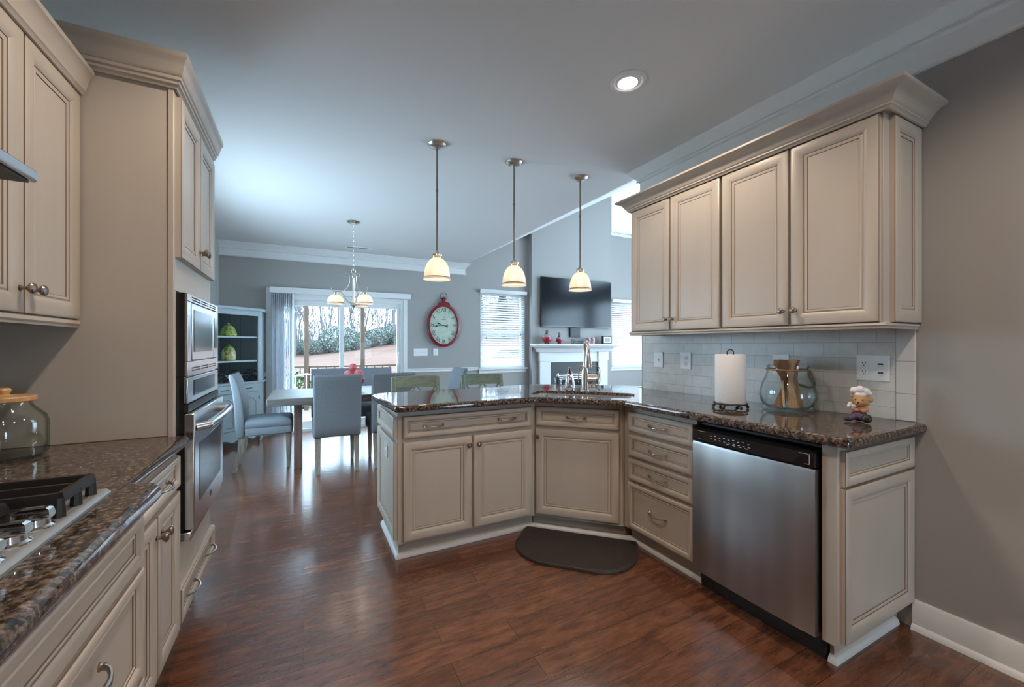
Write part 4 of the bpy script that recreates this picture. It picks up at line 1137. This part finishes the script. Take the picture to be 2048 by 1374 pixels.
dining_chair('grey upholstered dining chair at the left end of the table, seen from its side', (-.355, 4.945, 0), R(-90))
dining_chair('grey upholstered dining chair with its full back turned to the kitchen', (.300, 4.575, 0), 0)
dining_chair('grey upholstered dining chair partly hidden behind the left end of the peninsula', (.835, 4.575, 0), 0)
dining_chair('grey upholstered dining chair at the far end of the table, between the green stools', (1.50, 4.90, 0), R(90))

t = thing('dining_bench', 'long grey upholstered bench with a back on the window side of the table', 'bench', (.585, 5.58, 0))
b = MB()
b.loft([[(*p, z) for p in round_poly([(.085, y-th/2), (1.085, y-th/2), (1.085, y+th/2), (.085, y+th/2)], .016, 3)] for y, z, th in ((5.76, .33, .05), (5.76, .345, .075), (5.76, .55, .085), (5.785, .75, .075), (5.81, .90, .06), (5.82, .932, .045), (5.822, .942, .02))], 0, True, True); b.build('backrest', 'fabric', t, smooth=50)
MB().box(.10, 1.07, 5.33, 5.715, .36, .50).build('seat', 'fabric', t, bev=.03, seg=4)
for x in (.15, 1.02):
    for y in (5.38, 5.74): MB().loft([[(x+a*w, y+c*w, z) for a, c in ((-1, -1), (1, -1), (1, 1), (-1, 1))] for z, w in ((.001, .018), (.37, .024))], 0, True, True).build('leg', 'leg_wood', t)

# centrepiece
t = thing('table_bowl', 'dark red glazed bowl in the middle of the dining table', 'bowl', (.50, 4.85, .7425))
MB().lathe([(.001, .006), (.045, 0), (.050, .006), (.036, .016), (.055, .035), (.100, .085), (.112, .130), (.108, .130), (.095, .088), (.05, .042), (.001, .036)], (.50, 4.85, .7428), 32, caps=False).build('bowl_body', 'red', t)
for (x, y, z, r), lb in zip(((.440, 4.82, .918, .052), (.545, 4.81, .920, .054), (.487, 4.835, 1.002, .044), (.50, 4.915, .915, .050)), ('red mosaic ball at the left of the table bowl', 'red mosaic ball at the right of the table bowl', 'red mosaic ball on top of the pile in the table bowl', 'red mosaic ball at the back of the table bowl')):
    tag(MB().ball((x, y, z), r, 24).build('decorative_ball', 'red_ball'), lb, 'ball', 'red balls in the table bowl')

# bar stools
def bar_stool(label, loc, first=[None]):
    if first[0] is not None: return dup(first[0], loc, 0, label)
    t = thing('bar_stool', label, 'stool', (0, 0, 0), 'green bar stools'); first[0] = t    # faces -y, back at +y
    for x in (-.195, .195):
        MB().loft([[(x*(1-.0)+a*.017, y+c*.015, z) for a, c in ((-1, -1), (1, -1), (1, 1), (-1, 1))] for y, z in ((.215, .001), (.185, .3), (.175, .62), (.20, .82), (.235, .972))], 0, True, True).build('post', 'sage', t, bev=.004)
        MB().loft([[(x+a*w, -.17+c*w, z) for a, c in ((-1, -1), (1, -1), (1, 1), (-1, 1))] for z, w in ((.001, .016), (.60, .020))], 0, True, True).build('leg', 'sage', t, bev=.003)
    b = MB(); rings = []
    for i in range(9):
        x = -.195+.39*i/8; bow = .018*(1-(x/.195)**2); 
        rings.append([(x, .208+bow, .878), (x, .232+bow, .974+.004*(1-(x/.195)**2)), (x, .252+bow, .974+.004*(1-(x/.195)**2)), (x, .230+bow, .878)])
    b.loft(rings, 0, True, True); b.build('top_rail', 'sage', t, bev=.003)
    b = MB()
    for x0, x1 in ((-.17, -.01), (-.01, -.17), (.17, .01), (.01, .17)):
        b.loft([[(x0-.010, .183, .70), (x0+.010, .183, .70), (x0+.010, .197, .70), (x0-.010, .197, .70)], [(x1-.010, .215, .882), (x1+.010, .215, .882), (x1+.010, .230, .882), (x1-.010, .230, .882)]], 0, True, True)
    b.box(-.185, .185, .175, .198, .675, .705); b.build('cross_slats', 'sage', t)
    MB().box(-.20, .20, -.20, .165, .60, .635).build('seat', 'sage', t, bev=.012, seg=3)
    b = MB().box(-.18, .18, -.18, -.16, .20, .235); b.box(-.19, -.175, -.16, .19, .26, .29); b.box(.175, .19, -.16, .19, .26, .29); b.build('footrest', 'sage', t)
    t.location = loc; return t
bar_stool('sage green bar stool with a crossed back, nearer the dining chairs', (.878, 3.35, 0))
bar_stool('sage green bar stool with a crossed back in front of the far window', (1.508, 3.35, 0))

# corner hutch
t = thing('corner_hutch', 'tall blue-grey painted corner hutch with open shelves over two doors', 'hutch', (-.8, 6.15, 0))
ha = (-.995, 5.805); hb = (-.505, 6.295)        # front line ends
def hpoly(d, e=0.0):      # footprint: front pushed out by d, sides by e
    q = d*s2
    return [(-.998, 5.805-e), (-.998+.03, 5.805-e), (ha[0]+.03+q, ha[1]+.0-q), (hb[0]+q, hb[1]-.03-q+.0), (-.505+e, 6.325), (-.505+e, 6.578), (-.998, 6.578)]
TH = frame((-.982, 5.788+.012, 0), (s2, s2, 0), (s2, -s2, 0)); HL = .715
b = MB(); P0 = [(-.998, 5.80), (-.975, 5.80), (-.490, 6.285), (-.490, 6.578), (-.998, 6.578)]
b.prism(P0, .17, .765); b.build('base', 'hutch', t, bev=.002)
b = MB(); P1 = [(-.998, 5.775), (-.972, 5.775), (-.462, 6.285), (-.462, 6.578), (-.998, 6.578)]
b.prism(P1, .765, .785); b.build('counter_ledge', 'hutch', t, bev=.005)
TH = frame((-.975, 5.80, 0), (s2, s2, 0), (s2, -s2, 0)); HL = .686
def hfront(name, u0, u1, z0, z1, arch=False):
    p = MB(TH).box(u0, u1, 0, .014, z0, z1).build(name, 'hutch', t, bev=.003)
    b = MB(TH); i = .040
    if arch:
        pts = [(u0+i, .015, z0+i), (u1-i, .015, z0+i), (u1-i, .015, z1-.11)]
        n = 12
        for k in range(n+1):
            s = k/n; u = u1-i-(u1-u0-2*i)*s
            zz = z1-.11+(.065*math.sin(PI*s)**.8 if 0 < s < 1 else 0); pts.append((u, .015, zz))
        b.tube(pts, .0035, 5, closed=True)
        b.build('panel_moulding', 'hutch', p)
    return p
for u0, u1 in ((.03, .325), (.335, .630)):
    p = hfront('drawer', u0, u1, .655, .750)
    b = MB(TH).box((u0+u1)/2-.045, (u0+u1)/2+.045, .016, .028, .700, .708); b.build('handle', 'iron', p, bev=.002)
    p = hfront('door', u0, u1, .195, .640, True)
for u in (.028, .632):
    for z in (.25, .57): MB(TH).box(u-.006, u+.006, .012, .018, z-.022, z+.022).build('hinge', 'iron', t)
b = MB(TH); pr_ = [(0, .19), (0, .03)]
for k in range(25):
    s = k/24; pr_.append((HL*s, .035+.055*abs(math.sin(PI*2.5*s))**.6*(1 if .08 < s < .92 else 0)))
pr_ += [(HL, .03), (HL, .19)]
pr_[2] = (.0, .012); pr_[1] = (.0, .012); pr_[-2] = (HL, .012)
b.prism([(q[0], q[1]) for q in pr_], -.002, .016, 'y'); b.build('apron', 'hutch', t)
b = MB(TH).box(0, .03, -.03, 0, .001, .17); b.box(HL-.03, HL, -.03, 0, .001, .17); b.build('foot', 'hutch', t)
# upper part
b = MB(TH); b.box(0, .055, -.018, 0, .785, 1.66); b.box(HL-.055, HL, -.018, 0, .785, 1.66); b.box(0.055, HL-.055, -.018, 0, 1.625, 1.66)
b.build('face_frame', 'hutch', t, bev=.002)
b = MB(); b.box(-.998, -.985, 5.80, 6.578, .785, 1.66); b.box(-.998, -.490, 6.565, 6.578, .785, 1.66); b.box(-.505, -.490, 6.285, 6.565, .785, 1.66)
for y in (6.0, 6.15, 6.3, 6.45): b.box(-.9852, -.9842, y, y+.004, .785, 1.66, 1)
for x in (-.88, -.76, -.64): b.box(x, x+.004, 6.5642, 6.5652, .785, 1.66, 1)
b.build('back_boards', ['hutch', 'hutch_line'], t)
for z in (1.055, 1.360):
    MB().prism([(-.985, 5.83), (-.972, 5.83), (-.506, 6.295), (-.506, 6.565), (-.985, 6.565)], z-.020, z).build('shelf', 'hutch', t, bev=.003)
b = MB(); b.prism([(-.998, 5.80), (-.975, 5.80), (-.490, 6.285), (-.490, 6.578), (-.998, 6.578)], 1.66, 1.69)
b.prism([(-.998, 5.765), (-.970, 5.765), (-.455, 6.280), (-.455, 6.578), (-.998, 6.578)], 1.69, 1.722)
b.build('cornice', 'hutch', t, bev=.008, seg=3)
# things in the hutch
def hive(x, y, z, m, m2, label, prof):
    t = thing('ceramic_jar', label, 'jar', (x, y, z), 'lidded ceramic jars in the hutch')
    MB().lathe(prof[0], (x, y, z+.001), 24).build('jar_body', m, t)
    MB().lathe(prof[1], (x, y, z+.001), 24).build('lid', m2, t)
hive(-.831, 6.10, 1.360, 'jar_green', 'jar_green', 'wide green lidded ceramic jar on the top shelf of the hutch',
     [[(.085, 0), (.092, .01), (.088, .03), (.090, .034), (.080, .058), (.082, .062), (.070, .085)], [(.072, .086), (.066, .095), (.055, .112), (.04, .126), (.018, .134), (.012, .140), (.017, .15), (.012, .16), (.001, .162)]])
hive(-.828, 6.10, 1.055, 'jar_yellow', 'jar_green', 'tall yellow-green lidded ceramic jar on the lower shelf of the hutch',
     [[(.062, 0), (.070, .008), (.076, .03), (.078, .07), (.072, .115), (.060, .135)], [(.064, .136), (.064, .142), (.05, .158), (.035, .168), (.038, .172), (.015, .185), (.010, .192), (.013, .20), (.001, .206)]])
def lantern(x, y, z, s, label, sx=1.0):
    t = thing('geometric_terrarium', label, 'terrarium', (x, y, z), 'black wire terrariums in the hutch')
    b = MB(); V = []
    for rr, zz, ph in ((.05*s, .002, 0), (.085*s, .05*s, PI/6), (.085*s, .10*s, 0), (.045*s, .15*s, PI/6)):
        V.append([(x+sx*rr*math.cos(ph+k*PI/3), y+rr*math.sin(ph+k*PI/3), z+zz) for k in range(6)])
    for lv in V: b.tube(lv, .0028, 5, closed=True)
    for a, c in zip(V[:-1], V[1:]):
        for k in range(6):
            b.tube([a[k], c[k]], .0024, 4); b.tube([a[k], c[(k-1) % 6]], .0024, 4)
    b.build('wire_frame', 'iron', t)
    b = MB(); b.loft(V, 0, True, True); b.build('glass_panel', 'pane', t, smooth=5)
lantern(-.885, 6.02, .785, .95, 'black wire terrarium at the left on the hutch ledge')
lantern(-.765, 6.16, .785, .95, 'black wire terrarium in the middle of the hutch ledge, behind the chair back')
lantern(-.625, 6.28, .785, 1.0, 'black wire terrarium at the right end of the hutch ledge', 1.15)

# ------------------------------------------------------------------ far wall things
def text_mesh(txt, size, extrude):
    cu = bpy.data.curves.new('lettering', 'FONT'); cu.body = txt; cu.size = size; cu.extrude = extrude; cu.align_x = 'CENTER'; cu.align_y = 'CENTER'
    o = bpy.data.objects.new('lettering', cu); COL.objects.link(o)
    me = bpy.data.meshes.new_from_object(o.evaluated_get(bpy.context.evaluated_depsgraph_get()))
    bpy.data.objects.remove(o); bpy.data.curves.remove(cu)
    return [tuple(v.co) for v in me.vertices], [tuple(p.vertices) for p in me.polygons]
kx, kz, ky = 2.072, 1.575, FY-.002
KA, KB = .262, .335
t = thing('wall_clock', 'oval red-framed wall clock with roman numerals', 'clock', (kx, ky, kz-.36))
def oval(f, y): return [(kx+(KA*f if True else 0)*math.cos(2*PI*i/64), y, kz+KB*f*math.sin(2*PI*i/64)) for i in range(64)]
def ov(dr, y): return [(kx+(KA+dr)*math.cos(2*PI*i/64), y, kz+(KB+dr)*math.sin(2*PI*i/64)) for i in range(64)]
b = MB(); b.loft([ov(.010, ky), ov(.020, ky-.02), ov(.020, ky-.048), ov(.004, ky-.060), ov(-.016, ky-.062), ov(-.022, ky-.050), ov(-.024, ky-.030)]); b.build('frame', 'red', t, smooth=40)
b = MB(); b.loft([ov(-.02, ky-.028), ov(-.02, ky-.032)], 0, True, True)
rom = ['XII', 'I', 'II', 'III', 'IIII', 'V', 'VI', 'VII', 'VIII', 'IX', 'X', 'XI']
for i, s in enumerate(rom):
    a = PI/2-i*PI/6; vs, fs = text_mesh(s, .100, .0004)
    px0, pz0 = (KA-.075)*math.cos(a), (KB-.075)*math.sin(a); rot = a-PI/2
    cr_, sr_ = math.cos(rot), math.sin(rot)
    b.add([(kx+px0+cr_*v[0]*.72-sr_*v[1], ky-.0335-v[2], kz+pz0+sr_*v[0]*.72+cr_*v[1]) for v in vs], fs, 1)
for w, z in ((.020, .125), (.045, .105), (.07, .092)): b.box(kx-w/2, kx+w/2, ky-.0335, ky-.033, kz+z, kz+z+.004, 1)
b.build('dial', ['clock_face', 'ink'], t)
def hand(a, ln, w):
    b = MB(); ca, sa = math.cos(a), math.sin(a)
    pl = [(-.075, 0), (-.070, w*.9), (-.055, w*.5), (-.03, w*.25), (ln*.45, w*.3), (ln*.58, w*1.1), (ln*.72, w*.3), (ln, 0), (ln*.72, -w*.3), (ln*.58, -w*1.1), (ln*.45, -w*.3), (-.03, -w*.25), (-.055, -w*.5), (-.070, -w*.9)]
    b.prism([(kx+ca*p-sa*q, kz+sa*p+ca*q) for p, q in pl], ky-.040, ky-.037, 'y'); b.build('clock_hand', 'ink', t)
hand(R(180-19), .165, .012); hand(R(180+5), .215, .011)
b = MB().prism([(kx-.105, kz+KB-.02), (kx-.085, kz+KB+.038), (kx-.035, kz+KB+.050), (kx-.018, kz+KB+.062), (kx-.013, kz+KB+.095), (kx-.024, kz+KB+.115), (kx, kz+KB+.135), (kx+.024, kz+KB+.115), (kx+.013, kz+KB+.095), (kx+.018, kz+KB+.062), (kx+.035, kz+KB+.050), (kx+.085, kz+KB+.038), (kx+.105, kz+KB-.02)], ky-.050, ky-.004, 'y'); b.build('crest', 'red', t, bev=.006)
b = MB().tube([(kx+.058*math.cos(2*PI*i/28), ky-.025, kz+KB+.150+.058*math.sin(2*PI*i/28)) for i in range(28)], .0045, 6, closed=True); b.build('ring', 'iron', t)

def far_plate(x0, x1, z0, z1, n, label):
    t = thing('light_switch', label, 'switch', ((x0+x1)/2, FY-.003, z0))
    MB().box(x0, x1, FY-.0075, FY-.0005, z0, z1).build('cover_plate', 'white', t, bev=.003)
    for i in range(n):
        xc = x0+(i+.5)*(x1-x0)/n; zm = (z0+z1)/2
        MB().box(xc-.005, xc+.005, FY-.016, FY-.0075, zm-.012, zm+.012).build('toggle', 'white', t)
far_plate(1.58, 1.805, 1.072, 1.193, 4, 'wide white four-gang light switch on the far wall by the glass door')
far_plate(1.900, 1.984, 1.074, 1.192, 1, 'narrow white light switch on the far wall under the clock')

# ------------------------------------------------------------------ fireplace wall
t = thing('fireplace', 'white mantel fireplace surround with a black firebox in the living room', 'fireplace', (4.63, 6.40, 0))
b = MB()
for x0, x1 in ((3.845, 4.075), (5.19, 5.42)): b.box(x0, x1, 6.40, 6.459, 0.001, .95); b.box(x0-.012, x1+.012, 6.385, 6.459, .95, 1.12); b.box(x0-.01, x1+.01, 6.39, 6.459, .001, .12)
b.box(4.075, 5.19, 6.41, 6.459, .925, 1.12); b.build('surround', 'trim', t, bev=.004)
mpf = [(0, 1.12), (.03, 1.12), (.04, 1.145), (.045, 1.16), (.06, 1.19), (.10, 1.215), (.118, 1.222), (.118, 1.235), (.15, 1.238), (.155, 1.245), (.155, 1.272), (0, 1.272)]
b = MB().sweep(mpf, [(3.82, 6.459), (3.82, 6.385), (5.445, 6.385), (5.445, 6.459)], side=1); b.box(3.82, 5.445, 6.385, 6.459, 1.12, 1.272); b.build('mantel_shelf', 'trim', t, smooth=40)
b = MB().box(4.08, 5.185, 6.43, 6.459, .001, .925); b.build('firebox_panel', 'blackmat', t)
b = MB().box(4.24, 5.03, 6.415, 6.43, .12, .72); b.build('firebox', 'black', t, bev=.004)
b = MB()
for z in (.60, .635, .67): b.box(4.27, 5.0, 6.408, 6.416, z, z+.014)
b.build('louvre', 'steel_plain', t)
tv = thing('television', 'large black flat-screen television above the mantel', 'television', (4.68, 6.42, 1.59))
MB().box(3.873, 5.505, 6.395, 6.440, 1.588, 2.508).build('casing', 'black', tv, bev=.004)
MB().box(3.887, 5.491, 6.3935, 6.3955, 1.606, 2.496).build('screen', 'tv', tv)
MB().box(4.4, 4.98, 6.440, 6.459, 1.85, 2.25).build('wall_bracket', 'blackmat', tv)
t = thing('media_box', 'square black box hung under the television', 'box', (4.65, 6.44, 1.41)); MB().box(4.532, 4.765, 6.425, 6.459, 1.402, 1.583).build('case', 'blackmat', t, bev=.004); MB().box(4.555, 4.742, 6.4245, 6.4252, 1.436, 1.560).build('face', 'slot', t)
def ornament(x, r, label):
    y = 6.33; z = 1.2725
    t = thing('glass_ornament', label, 'ornament', (x, y, z), 'red ornaments on the mantel')
    b = MB().ball((x, y, z+.012+r), r, 24)
    b.m = [1 if min(b.v[i].z for i in f) > z+.012+r*1.25 else 0 for f in b.f]; b.build('red_globe', ['red_orn', 'orn_top'], t)
    b = MB()
    for k in range(4): a = k*PI/2+.5; b.ball((x+r*.45*math.cos(a), y+r*.45*math.sin(a), z+.0115), .0112, 8)
    b.build('foot', 'iron', t)
    b = MB(); zt = z+.012+2*r
    b.lathe([(.022, -.008), (.018, .01), (.012, .02)], (x, y, zt), 12)
    st = [((.045 if k % 2 == 0 else .018)*math.sin(k*PI/5), (.045 if k % 2 == 0 else .018)*math.cos(k*PI/5)) for k in range(10)]
    b.prism([(x+p[0], zt+.042+p[1]) for p in st], y-.006, y+.006, 'y'); b.build('star_stopper', 'iron', t)
M['orn_top'] = mat('pale_glass_ornament', (0.36, 0.26, 0.28), 0.1)
M['red_orn'] = mat('red_glass_ornament', (0.36, 0.015, 0.03), 0.1)
ornament(3.945, .085, 'larger red glass ornament with a black star top on the mantel'); ornament(4.215, .060, 'smaller red glass ornament with a black star top on the mantel')
vs, fs = text_mesh('Blessed', .13, .004)
b = MB(); b.add([(4.625+v[0]*.72+v[1]*.08, 6.33-v[2], 1.335+v[1]) for v in vs], fs); mnz = min(v.z for v in b.v)
for v in b.v: v.z += 1.273-mnz
tag(b.build('word_sign', 'ink', smooth=30), 'small dark cut-out word sign reading Blessed on the mantel', 'sign')
for x, lb in ((4.885, 'red and white patterned pillar candle behind the faucet, left of its pair'), (4.985, 'red and white patterned pillar candle on the mantel beside the small clock')):
    t = thing('patterned_candle', lb, 'candle', (x, 6.33, 1.2725), 'patterned candles on the mantel')
    MB().lathe([(.044, 0), (.046, .004), (.046, .112), (.043, .116), (.001, .112)], (x, 6.33, 1.2727), 20).build('wax', 'mug', t)
    MB().tube([(x, 6.33, 1.384), (x+.001, 6.33, 1.396)], .0016, 5).build('wick', 'ink', t)
t = thing('desk_clock', 'small black digital clock at the right end of the mantel', 'clock', (5.33, 6.33, 1.2725))
MB().box(5.215, 5.445, 6.30, 6.345, 1.2727, 1.43).build('case', 'blackmat', t, bev=.010, seg=3)
MB().box(5.245, 5.415, 6.2985, 6.3005, 1.295, 1.408).build('bezel', 'white', t); MB().box(5.268, 5.392, 6.297, 6.2985, 1.315, 1.390).build('screen', 'lcd', t)

# ------------------------------------------------------------------ outdoors
b = MB(); nx, ny = 24, 16
def gz(x, y): return -.35+max(0, (y-12))*.036+max(0, x)*max(0, y-12)*.0055
vs = [(-30+80*i/nx, 7.9+50*j/ny, gz(-30+80*i/nx, 7.9+50*j/ny)) for j in range(ny+1) for i in range(nx+1)]
b.add(vs, [(j*(nx+1)+i, j*(nx+1)+i+1, (j+1)*(nx+1)+i+1, (j+1)*(nx+1)+i) for j in range(ny) for i in range(nx)])
struct(b.build('ground_yard', 'clay', smooth=80))
struct(MB().box(-2.2, 4.2, FY+.145, 9.15, -.16, -.03).build('floor_porch', 'deck'))
for x, lb in ((.048, 'left brown wooden porch post outside the glass door'), (1.094, 'right brown wooden porch post outside the glass door')):
    tag(MB().box(x-.042, x+.042, 8.96, 9.045, -.029, 3.2).build('porch_post', 'porch_wood', bev=.004), lb, 'post', 'wooden porch posts')
t = thing('porch_railing', 'thin brown wooden porch railing beyond the glass door', 'railing', (1.0, 8.99, -.03))
MB().box(-2.1, 4.1, 8.965, 9.03, .80, .835).build('top_rail', 'porch_wood', t); MB().box(-2.1, 4.1, 8.985, 9.01, .06, .10).build('bottom_rail', 'porch_wood', t)
b = MB()
for i in range(40): b.box(-2.08+i*.155, -2.065+i*.155, 8.99, 9.005, .10, .80)
b.build('balusters', 'porch_wood', t)
# patio chair
t = thing('patio_chair', 'white outdoor chair on the porch behind the dining table', 'chair', (.05, 7.5, -.03))
b = MB(); b.loft([[(-.25, 7.25, .36), (.33, 7.25, .36), (.33, 7.25, .40), (-.25, 7.25, .40)], [(-.25, 7.75, .33), (.33, 7.75, .33), (.33, 7.75, .37), (-.25, 7.75, .37)]], 0, True, True); b.build('seat', 'white', t, bev=.01)
b = MB().tube([(-.25, 7.75, .34), (-.25, 7.95, .70), (.04, 7.98, .74), (.33, 7.95, .70), (.33, 7.75, .34)], .016, 8)
for x in (-.12, .04, .20): b.tube([(x, 7.76, .36), (x, 7.96, .72)], .008, 6)
b.build('backrest', 'white', t)
for x in (-.22, .30):
    for y in (7.27, 7.73): MB().tube([(x, y, -.029), (x, y, .36)], .014, 8).build('leg', 'white', t)

# trees: bare ones, undergrowth and one evergreen
def bare_tree(seed, h, name='bare_tree'):
    rnd = random.Random(seed); b = MB()
    def grow(p, d, ln, r, lv):
        pts = [p]; q = p.copy()
        for k in range(3):
            d = (d+Vector((rnd.uniform(-.16, .16), rnd.uniform(-.16, .16), rnd.uniform(-.02, .10)))).normalized(); q = q+d*ln/3; pts.append(q.copy())
        b.tube(pts, [r, r*.86, r*.72, r*.58], 6 if lv == 0 else 4 if lv < 3 else 3)
        if lv >= 5: return
        for k in range(3 if lv < 3 else 2):
            s = rnd.uniform(.45, 1.0) if k else 1.0
            o = pts[min(3, max(1, round(s*3)))]
            a = rnd.uniform(0, 2*PI); sp = rnd.uniform(.35, .8)
            nd = (d+Vector((math.cos(a)*sp, math.sin(a)*sp, rnd.uniform(-.05, .35)))).normalized()
            grow(o, nd, ln*rnd.uniform(.58, .78), r*.52, lv+1)
    grow(Vector((0, 0, -.2)), Vector((0, 0, 1)), h*.36, h*.0085, 0)
    return b
tree_lab = ['bare leafless tree with a thick trunk in the woods beyond the clay yard', 'slim bare tree in the woods beyond the clay yard', 'bare forked tree in the woods beyond the clay yard']
protos = []
for k in range(3):
    b = bare_tree(11+k*7, (13, 10, 11.5)[k]); o = b.build('bare_tree', 'bark', origin=(0, 0, 0), smooth=60)
    tag(o, tree_lab[k], 'tree', 'bare trees beyond the yard'); protos.append(o)
rnd = random.Random(5); used = set()
spots = [(-.55, 33, 0)]+[(-6+i*1.25+rnd.uniform(-.4, .4), 35+rnd.uniform(-2, 7), (i*2+1) % 3) for i in range(18)]+[(17+i*1.7+rnd.uniform(-.5, .5), 34+rnd.uniform(-2, 6), i % 3) for i in range(10)]
for x, y, k in spots:
    if k in used: o = protos[k].copy(); COL.objects.link(o)
    else: o = protos[k]; used.add(k)
    o.location = (x, y, gz(x, y)); o.rotation_euler = (0, 0, rnd.uniform(0, 6.28)); s = rnd.uniform(.85, 1.15); o.scale = (s, s, s)
def bush(seed, n, sx, sy, sz, leaf):
    rnd = random.Random(seed); b = MB()
    for i in range(n):
        a, c = rnd.uniform(0, 2*PI), rnd.uniform(-1, 1); r = rnd.uniform(.55, 1)**.5
        q = math.sqrt(1-c*c); p = Vector((sx*r*q*math.cos(a), sy*r*q*math.sin(a), sz*(1+r*c)))
        u = Vector((rnd.uniform(-1, 1), rnd.uniform(-1, 1), rnd.uniform(-1, 1))).normalized(); w = u.cross(Vector((rnd.uniform(-1, 1), rnd.uniform(-1, 1), rnd.uniform(-1, 1)))).normalized()
        u *= leaf; w *= leaf*.55
        b.add([p-u, p+w, p+u, p-w], [(0, 1, 2, 3)])
    return b
b = bush(3, 4200, 1.0, .8, .62, .042); bo = b.build('undergrowth_bush', 'haze_leaf', origin=(0, 0, 0)); tag(bo, 'haze-paled green woodland bush at the edge of the clay yard', 'bush', 'woodland bushes')
for i in range(16):
    o = bo if i == 0 else bo.copy()
    if i: COL.objects.link(o)
    x = (-5+i*1.5) if i < 11 else 18+(i-11)*3.2; y = 33.5+rnd.uniform(-1, 3)
    o.location = (x, y, gz(x, y)-.1); s = rnd.uniform(1.0, 1.6); o.scale = (s*1.1, s, s*rnd.uniform(.6, 1.1)); o.rotation_euler = (0, 0, rnd.uniform(0, 6))
b = bush(8, 700, .42, .40, .55, .05); o = b.build('garden_shrub', 'leaf', origin=(0, 0, 0)); tag(o, 'leafy green garden shrub just beyond the porch railing at the left', 'shrub', 'garden shrubs'); o.location = (-.20, 9.7, -.36)
o2 = o.copy(); COL.objects.link(o2); o2.location = (.52, 9.8, -.36); o2.scale = (.9, .9, .78); o2['label'] = 'lower leafy green garden shrub between the two porch posts'
o3 = o.copy(); COL.objects.link(o3); o3.location = (-1.0, 9.7, -.36); o3.scale = (1.2, 1, 1.0); o3['label'] = 'leafy green garden shrub seen past the vertical blind'
# thicket of thin saplings and twigs behind the bare trees
b = MB(); rr = random.Random(21)
for i in range(1500):
    x = rr.uniform(-8, 13) if i % 3 else rr.uniform(16, 34); y = rr.uniform(35, 47); g = gz(x, y); h = rr.uniform(1.5, 7.5)*(1 if i % 4 else 1.4); r = rr.uniform(.012, .032)
    lx, ly = rr.uniform(-.16, .16)*h, rr.uniform(-.1, .1)*h
    p = [Vector((x, y, g-.1)), Vector((x+lx*.35, y+ly*.35, g+h*.5)), Vector((x+lx, y+ly, g+h))]
    b.tube(p, [r, r*.8, r*.4], 3)
    for k in range(3):
        q = p[1].lerp(p[2], rr.uniform(-.4, .8)); d = Vector((rr.uniform(-1, 1), rr.uniform(-.4, .4), rr.uniform(.3, 1.1)))*h*.16
        b.tube([q, q+d], [r*.6, r*.3], 3)
o = b.build('sapling_thicket', 'bark', smooth=80); o['kind'] = 'stuff'
tag(o, 'hazy thicket of thin leafless saplings behind the bare trees', 'brush')
# evergreen seen through the blind
ex0, ey0 = 14.5, 30.0; g0 = gz(ex0, ey0)
t = thing('evergreen_tree', 'dark conical evergreen seen through the blind left of the fireplace', 'tree', (ex0, ey0, g0))
rr = random.Random(2); b = MB()
for i in range(2600):
    s = rr.random()**.75; z = .2+s*4.2; r = (1-s)*1.25*rr.uniform(.4, 1)+.05; a = rr.uniform(0, 2*PI)
    p = Vector((ex0+r*math.cos(a), ey0+r*math.sin(a), g0+z)); u = Vector((math.cos(a), math.sin(a), -.35))*.17; w = Vector((-math.sin(a), math.cos(a), .1))*.05
    b.add([p-u, p+w, p+u, p-w], [(0, 1, 2, 3)])
b.build('foliage', 'pine', t); MB().tube([(ex0, ey0, g0-.1), (ex0, ey0, g0+4.3)], [.14, .03], 7).build('trunk', 'bark', t)
# parked car seen through the lower part of the same blind
cx, cy = 7.0, 14.2; g0 = gz(cx, cy)
t = thing('car', 'silver car parked on the clay yard, seen low through the blind left of the fireplace', 'car', (cx, cy, g0))
side = [(-2.1, .28), (-2.12, .62), (-1.9, .82), (-1.25, .90), (-.65, 1.34), (.55, 1.38), (1.25, .98), (2.0, .92), (2.12, .60), (2.1, .28)]
b = MB(); b.loft([[(cx+p[0]*k, cy+o_, g0+p[1]) for p in side] for k, o_ in ((.97, -.82), (1, -.72), (1, .72), (.97, .82))], 0, True, True); b.build('body', 'car', t, bev=.04)
b = MB().prism([(cx-1.1, g0+.92), (cx-.62, g0+1.28), (cx+.50, g0+1.32), (cx+1.1, g0+.96)], cy-.835, cy-.825, 'y'); b.build('window', 'black', t)
for x in (-1.35, 1.3):
    for y in (-.75, .75): MB().lathe([(.001, -.09), (.2, -.09), (.31, -.08), (.33, 0), (.31, .08), (.2, .09), (.001, .09)], (cx+x, cy+y, g0+.331), 20, axis='y').build('wheel', 'blackmat', t)
